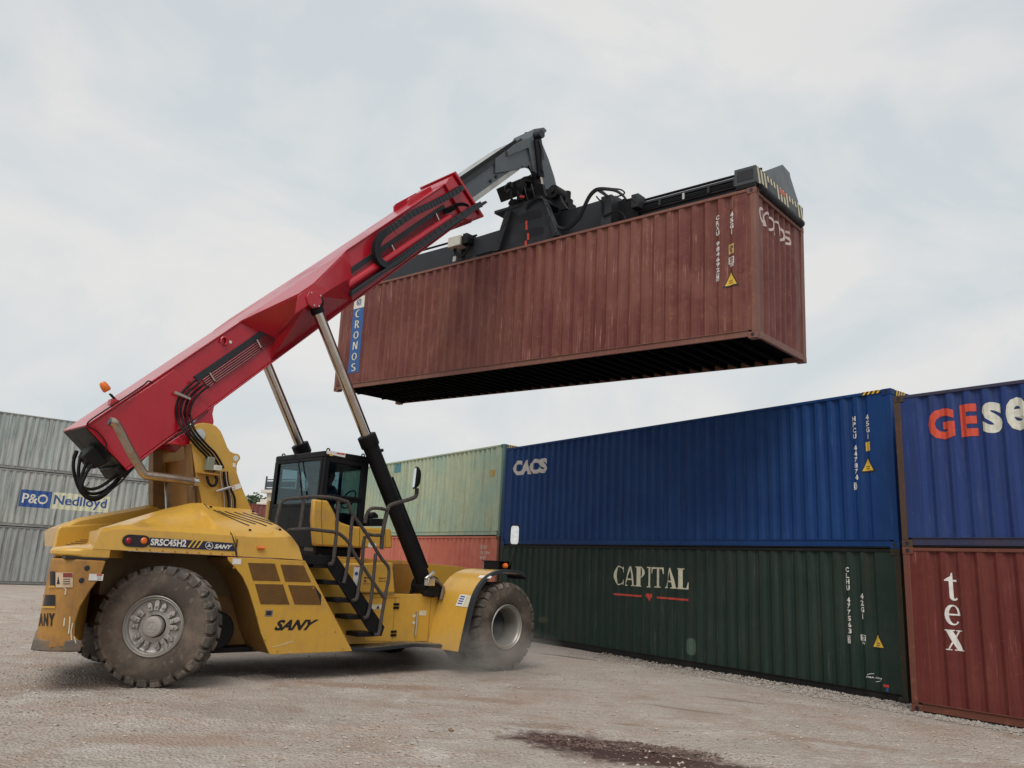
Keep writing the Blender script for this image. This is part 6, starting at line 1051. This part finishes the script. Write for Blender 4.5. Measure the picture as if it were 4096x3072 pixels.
hk = q3('b8', 590, 765, YB - .03); P('lifting_eye', MB().tube([hk + Vector((.05 * math.cos(R(a)) - .02, 0, .07 * math.sin(R(a)))) for a in range(-60, 240, 30)], .02, 8), RED, 0, boom); P('eye_sticker', MB().add([q3('b8', x, y, YB - .003) for x, y in ((630, 775), (655, 790), (665, 765), (640, 750))], [[0, 1, 2, 3]]), WHITE, 0, boom, recalc=False)

# ---- more plumbing on the spreader
for j in range(3): SP('beam_pipe', MB().tube([(mx0 + .3, .735 - .012 * j, T0 + .30 + .05 * j), (mx0 + 2.0, .735 - .012 * j, T0 + .32 + .05 * j)], .014, 6), BLK, 0, spr); SP('arm_cable', MB().tube(smooth_path([(mx1 + .3 + (11.2 - mx1) / 5 * i, .79, z_r - .11 - .03 * j - .012 * (i % 2)) for i in range(6)], 4), .012, 6), HOSE, 0, spr)
for i in range(5): SP('cable_clip', MB().box(mx1 + .5 + i * (10.9 - mx1) / 4, mx1 + .55 + i * (10.9 - mx1) / 4, .76, .80, z_r - .2, z_r - .06), STEEL if i == 2 else DKG, 0, spr)
for i in range(4):
    a_ = Vector((ctr.x - .35 + .22 * i, .5, zt9 + .30)); SP('rotator_hose', MB().tube(smooth_path([a_, a_ + Vector((.05, -.18, .18)), a_ + Vector((.16, -.26, .02)), a_ + Vector((.22, -.22, -.22)), a_ + Vector((.30, -.1, -.34))], 5), .017, 7), HOSE, 0, spr)
for x, y in ((1180, 1010), (1215, 930), (1240, 800), (1262, 720), (1655, 860), (1610, 730), (1580, 640)): p_ = c3('r7', x, y, .15); SP('frame_bolt', MB().cyl(p_, p_ - Vector((0, .02, 0)), .022, 6), MDG, 0, spr)
# ------------------------------------------------------------------ background
def wpt(px, py, dist): r = ray(px, py); return CAM + r * dist
bc = wpt(1112, 2100, 62); bc.z = 0; BT = math.atan2(bc.x, bc.y)
BM = Matrix.Translation(bc) @ Matrix.Rotation(R(-24), 4, 'Z')
HB = thing('house', 'cream house with a railed roof terrace far behind the cab', 'house', BM)
def hz(px, py): return (CAM + ray(px, py) * 62).z
zr = hz(1060, 1968); zro = hz(1060, 1925); zc = hz(1060, 1980)
CRM = paint('cream_wall', (.60, .53, .44), .8, 0, 0, (.4, .34, .28), .4, 1.0, 0)
def H(n, mb, m, b=0, p=None): return mb.build(n, m, p or HB, b)
xl = -1.45
H('wall', MB().box(xl, 8, 0, 9, 0, zr), CRM); H('cornice', MB().box(xl - .35, 8.3, -.35, 9.3, zr, zr + .25), paint('pale_stone', (.62, .58, .5), .8), .02); H('pillar_cap', MB().box(xl - .5, xl + .5, -.5, .6, zr - 1.3, zr - .75).box(xl - .35, xl + .35, -.3, .4, zr - .75, zr - .5), paint('pale_stone_cap', (.62, .58, .5), .8), .03)
H('roof', MB().box(xl - .1, 8.1, -.1, 9.1, zr + .25, zr + .4), paint('slate_roof', (.10, .12, .14), .7))
H('parapet', MB().box(xl, 1.4, -.25, -.2, zr + .45, zro + .1).box(xl - .04, xl + .06, -.3, -.2, zr + .25, zro + .5).box(xl, 1.4, -.28, -.2, zro + .2, zro + .28), paint('dark_railing', (.06, .08, .10), .6))
rl = MB()
for i in range(34): rl.box(1.45 + i * .2, 1.52 + i * .2, -.2, -.16, zr + .25, zro + .2)
rl.box(1.4, 8, -.22, -.14, zro + .2, zro + .3); H('railing', rl, WHITE)
for i, x in enumerate((1.2, 3.4, 5.6)): f = H('window', MB().box(x, x + 1.2, -.04, .02, zr - 2.3, zr - .8), WHITE); H('pane', MB().box(x + .1, x + 1.1, -.06, -.035, zr - 2.2, zr - .9), DARK, 0, f)
# dark red containers behind the machine
rb_ = sb('far_red_paint', (.17, .05, .045), (.2, .08, .06), (.1, .06, .04), .5, .2, .6, 31)
pr_ = wpt(1262, 2100, 52); pr_.z = 0
for lv, lab in ((0, 'lower dark red container glimpsed between the front hood and the cab'), (1, 'upper dark red container glimpsed between the front hood and the cab')):
    container(lab, rowmat(pr_ + Vector((0, 0, lv * STD)), R(16)), STD, rb_, rb_, rb_, 31 + lv, .01)
# trees far behind
def tree(px, py, dist, h, rad, lab, seed):
    g = wpt(px, py, dist); g.z = 0; t = thing('tree', lab, 'tree', Matrix.Translation(g), 'trees far behind the yard'); rnd = random.Random(seed); mb = MB()
    mb.tube([(0, 0, 0), (.1, .1, h * .4), (0, .1, h * .8)], [.22, .16, .05], 8)
    for k in range(9): a = k * 2.4; z = h * (.35 + .05 * k); mb.tube([(0, .05, z), (math.cos(a) * rad * .6, math.sin(a) * rad * .6, z + rad * .4)], [.07, .02], 5)
    mb.build('trunk', plain('bark', (.10, .075, .05), .9) if 'bark' not in bpy.data.materials else bpy.data.materials['bark'], t); mb = MB(); cl_ = [(rnd.gauss(0, rad * .42), rnd.gauss(0, rad * .42), h * rnd.uniform(.42, 1.0), rnd.uniform(.3, .6) * rad) for _ in range(26)]
    for i in range(2600):
        x, y, z, r_ = rnd.choice(cl_); p = Vector((x, y, z)) + Vector((rnd.gauss(0, .5), rnd.gauss(0, .5), rnd.gauss(0, .45))) * r_; u = Vector((rnd.gauss(0, 1), rnd.gauss(0, 1), rnd.gauss(0, 1))).normalized() * rnd.uniform(.08, .17); v_ = u.orthogonal() * .8; mb.add([p - u, p + v_, p + u, p - v_], [[0, 1, 2, 3]])
    m, t_, b = newmat('foliage') if 'foliage' not in bpy.data.materials else (bpy.data.materials['foliage'], None, None)
    if t_: v = mapped(t_); t_.links.new(mixc(t_, ramp(t_, noise_(t_, v, 1.2, 3), .35, .65), (.035, .06, .03), (.09, .115, .06)), b.inputs['Base Color']); b.inputs['Roughness'].default_value = .8
    mb.build('crown', m, t, recalc=False)
def th_(px, py, dist): return (CAM + ray(px, py) * dist).z
tree(1000, 2100, 75, th_(1000, 1990, 75), 1.1, 'dark green tree top showing just left of the cream house', 3); tree(1028, 2100, 78, th_(1028, 2010, 78), 1.0, 'shorter tree touching the wall of the cream house', 5); tree(975, 2100, 80, th_(975, 2015, 80), 1.3, 'tree mostly hidden behind the yellow hood', 8)
# ------------------------------------------------------------------ dust thrown up at the front wheel
m = bpy.data.materials.new('dust'); m.use_nodes = True; t = m.node_tree; t.nodes.remove(t.nodes['Principled BSDF'])
pv = nd(t, 'ShaderNodeVolumePrincipled'); pv.inputs['Color'].default_value = (.86, .80, .73, 1); t.links.new(pv.outputs[0], t.nodes['Material Output'].inputs['Volume'])
c_ = nd(t, 'ShaderNodeTexCoord'); ln = nd(t, 'ShaderNodeVectorMath', operation='LENGTH'); t.links.new(c_.outputs['Object'], ln.inputs[0])
n_ = noise_(t, c_.outputs['Object'], 2.2, 4, .6); f_ = ramp(t, ln.outputs['Value'], .15, 1.0, (1, 1, 1, 1), (0, 0, 0, 1)); g_ = ramp(t, n_, .3, .7)
q = nd(t, 'ShaderNodeMath', operation='MULTIPLY'); t.links.new(f_, q.inputs[0]); t.links.new(g_, q.inputs[1]); q2_ = nd(t, 'ShaderNodeMath', operation='MULTIPLY'); t.links.new(q.outputs[0], q2_.inputs[0]); q2_.inputs[1].default_value = 1.15; t.links.new(q2_.outputs[0], pv.inputs['Density'])
b = bmesh.new(); bmesh.ops.create_uvsphere(b, u_segments=24, v_segments=14, radius=1.0); me = bpy.data.meshes.new('dust_cloud'); b.to_mesh(me); b.free()
o = link('dust_cloud', me, m, None, 0, 35, kind='stuff', label='thin pale dust hanging around the foot of the front wheel', category='dust')
o.matrix_world = MM @ Matrix.Translation((5.75, -2.3, .30)) @ Matrix.Diagonal((1.75, 1.05, .62, 1))
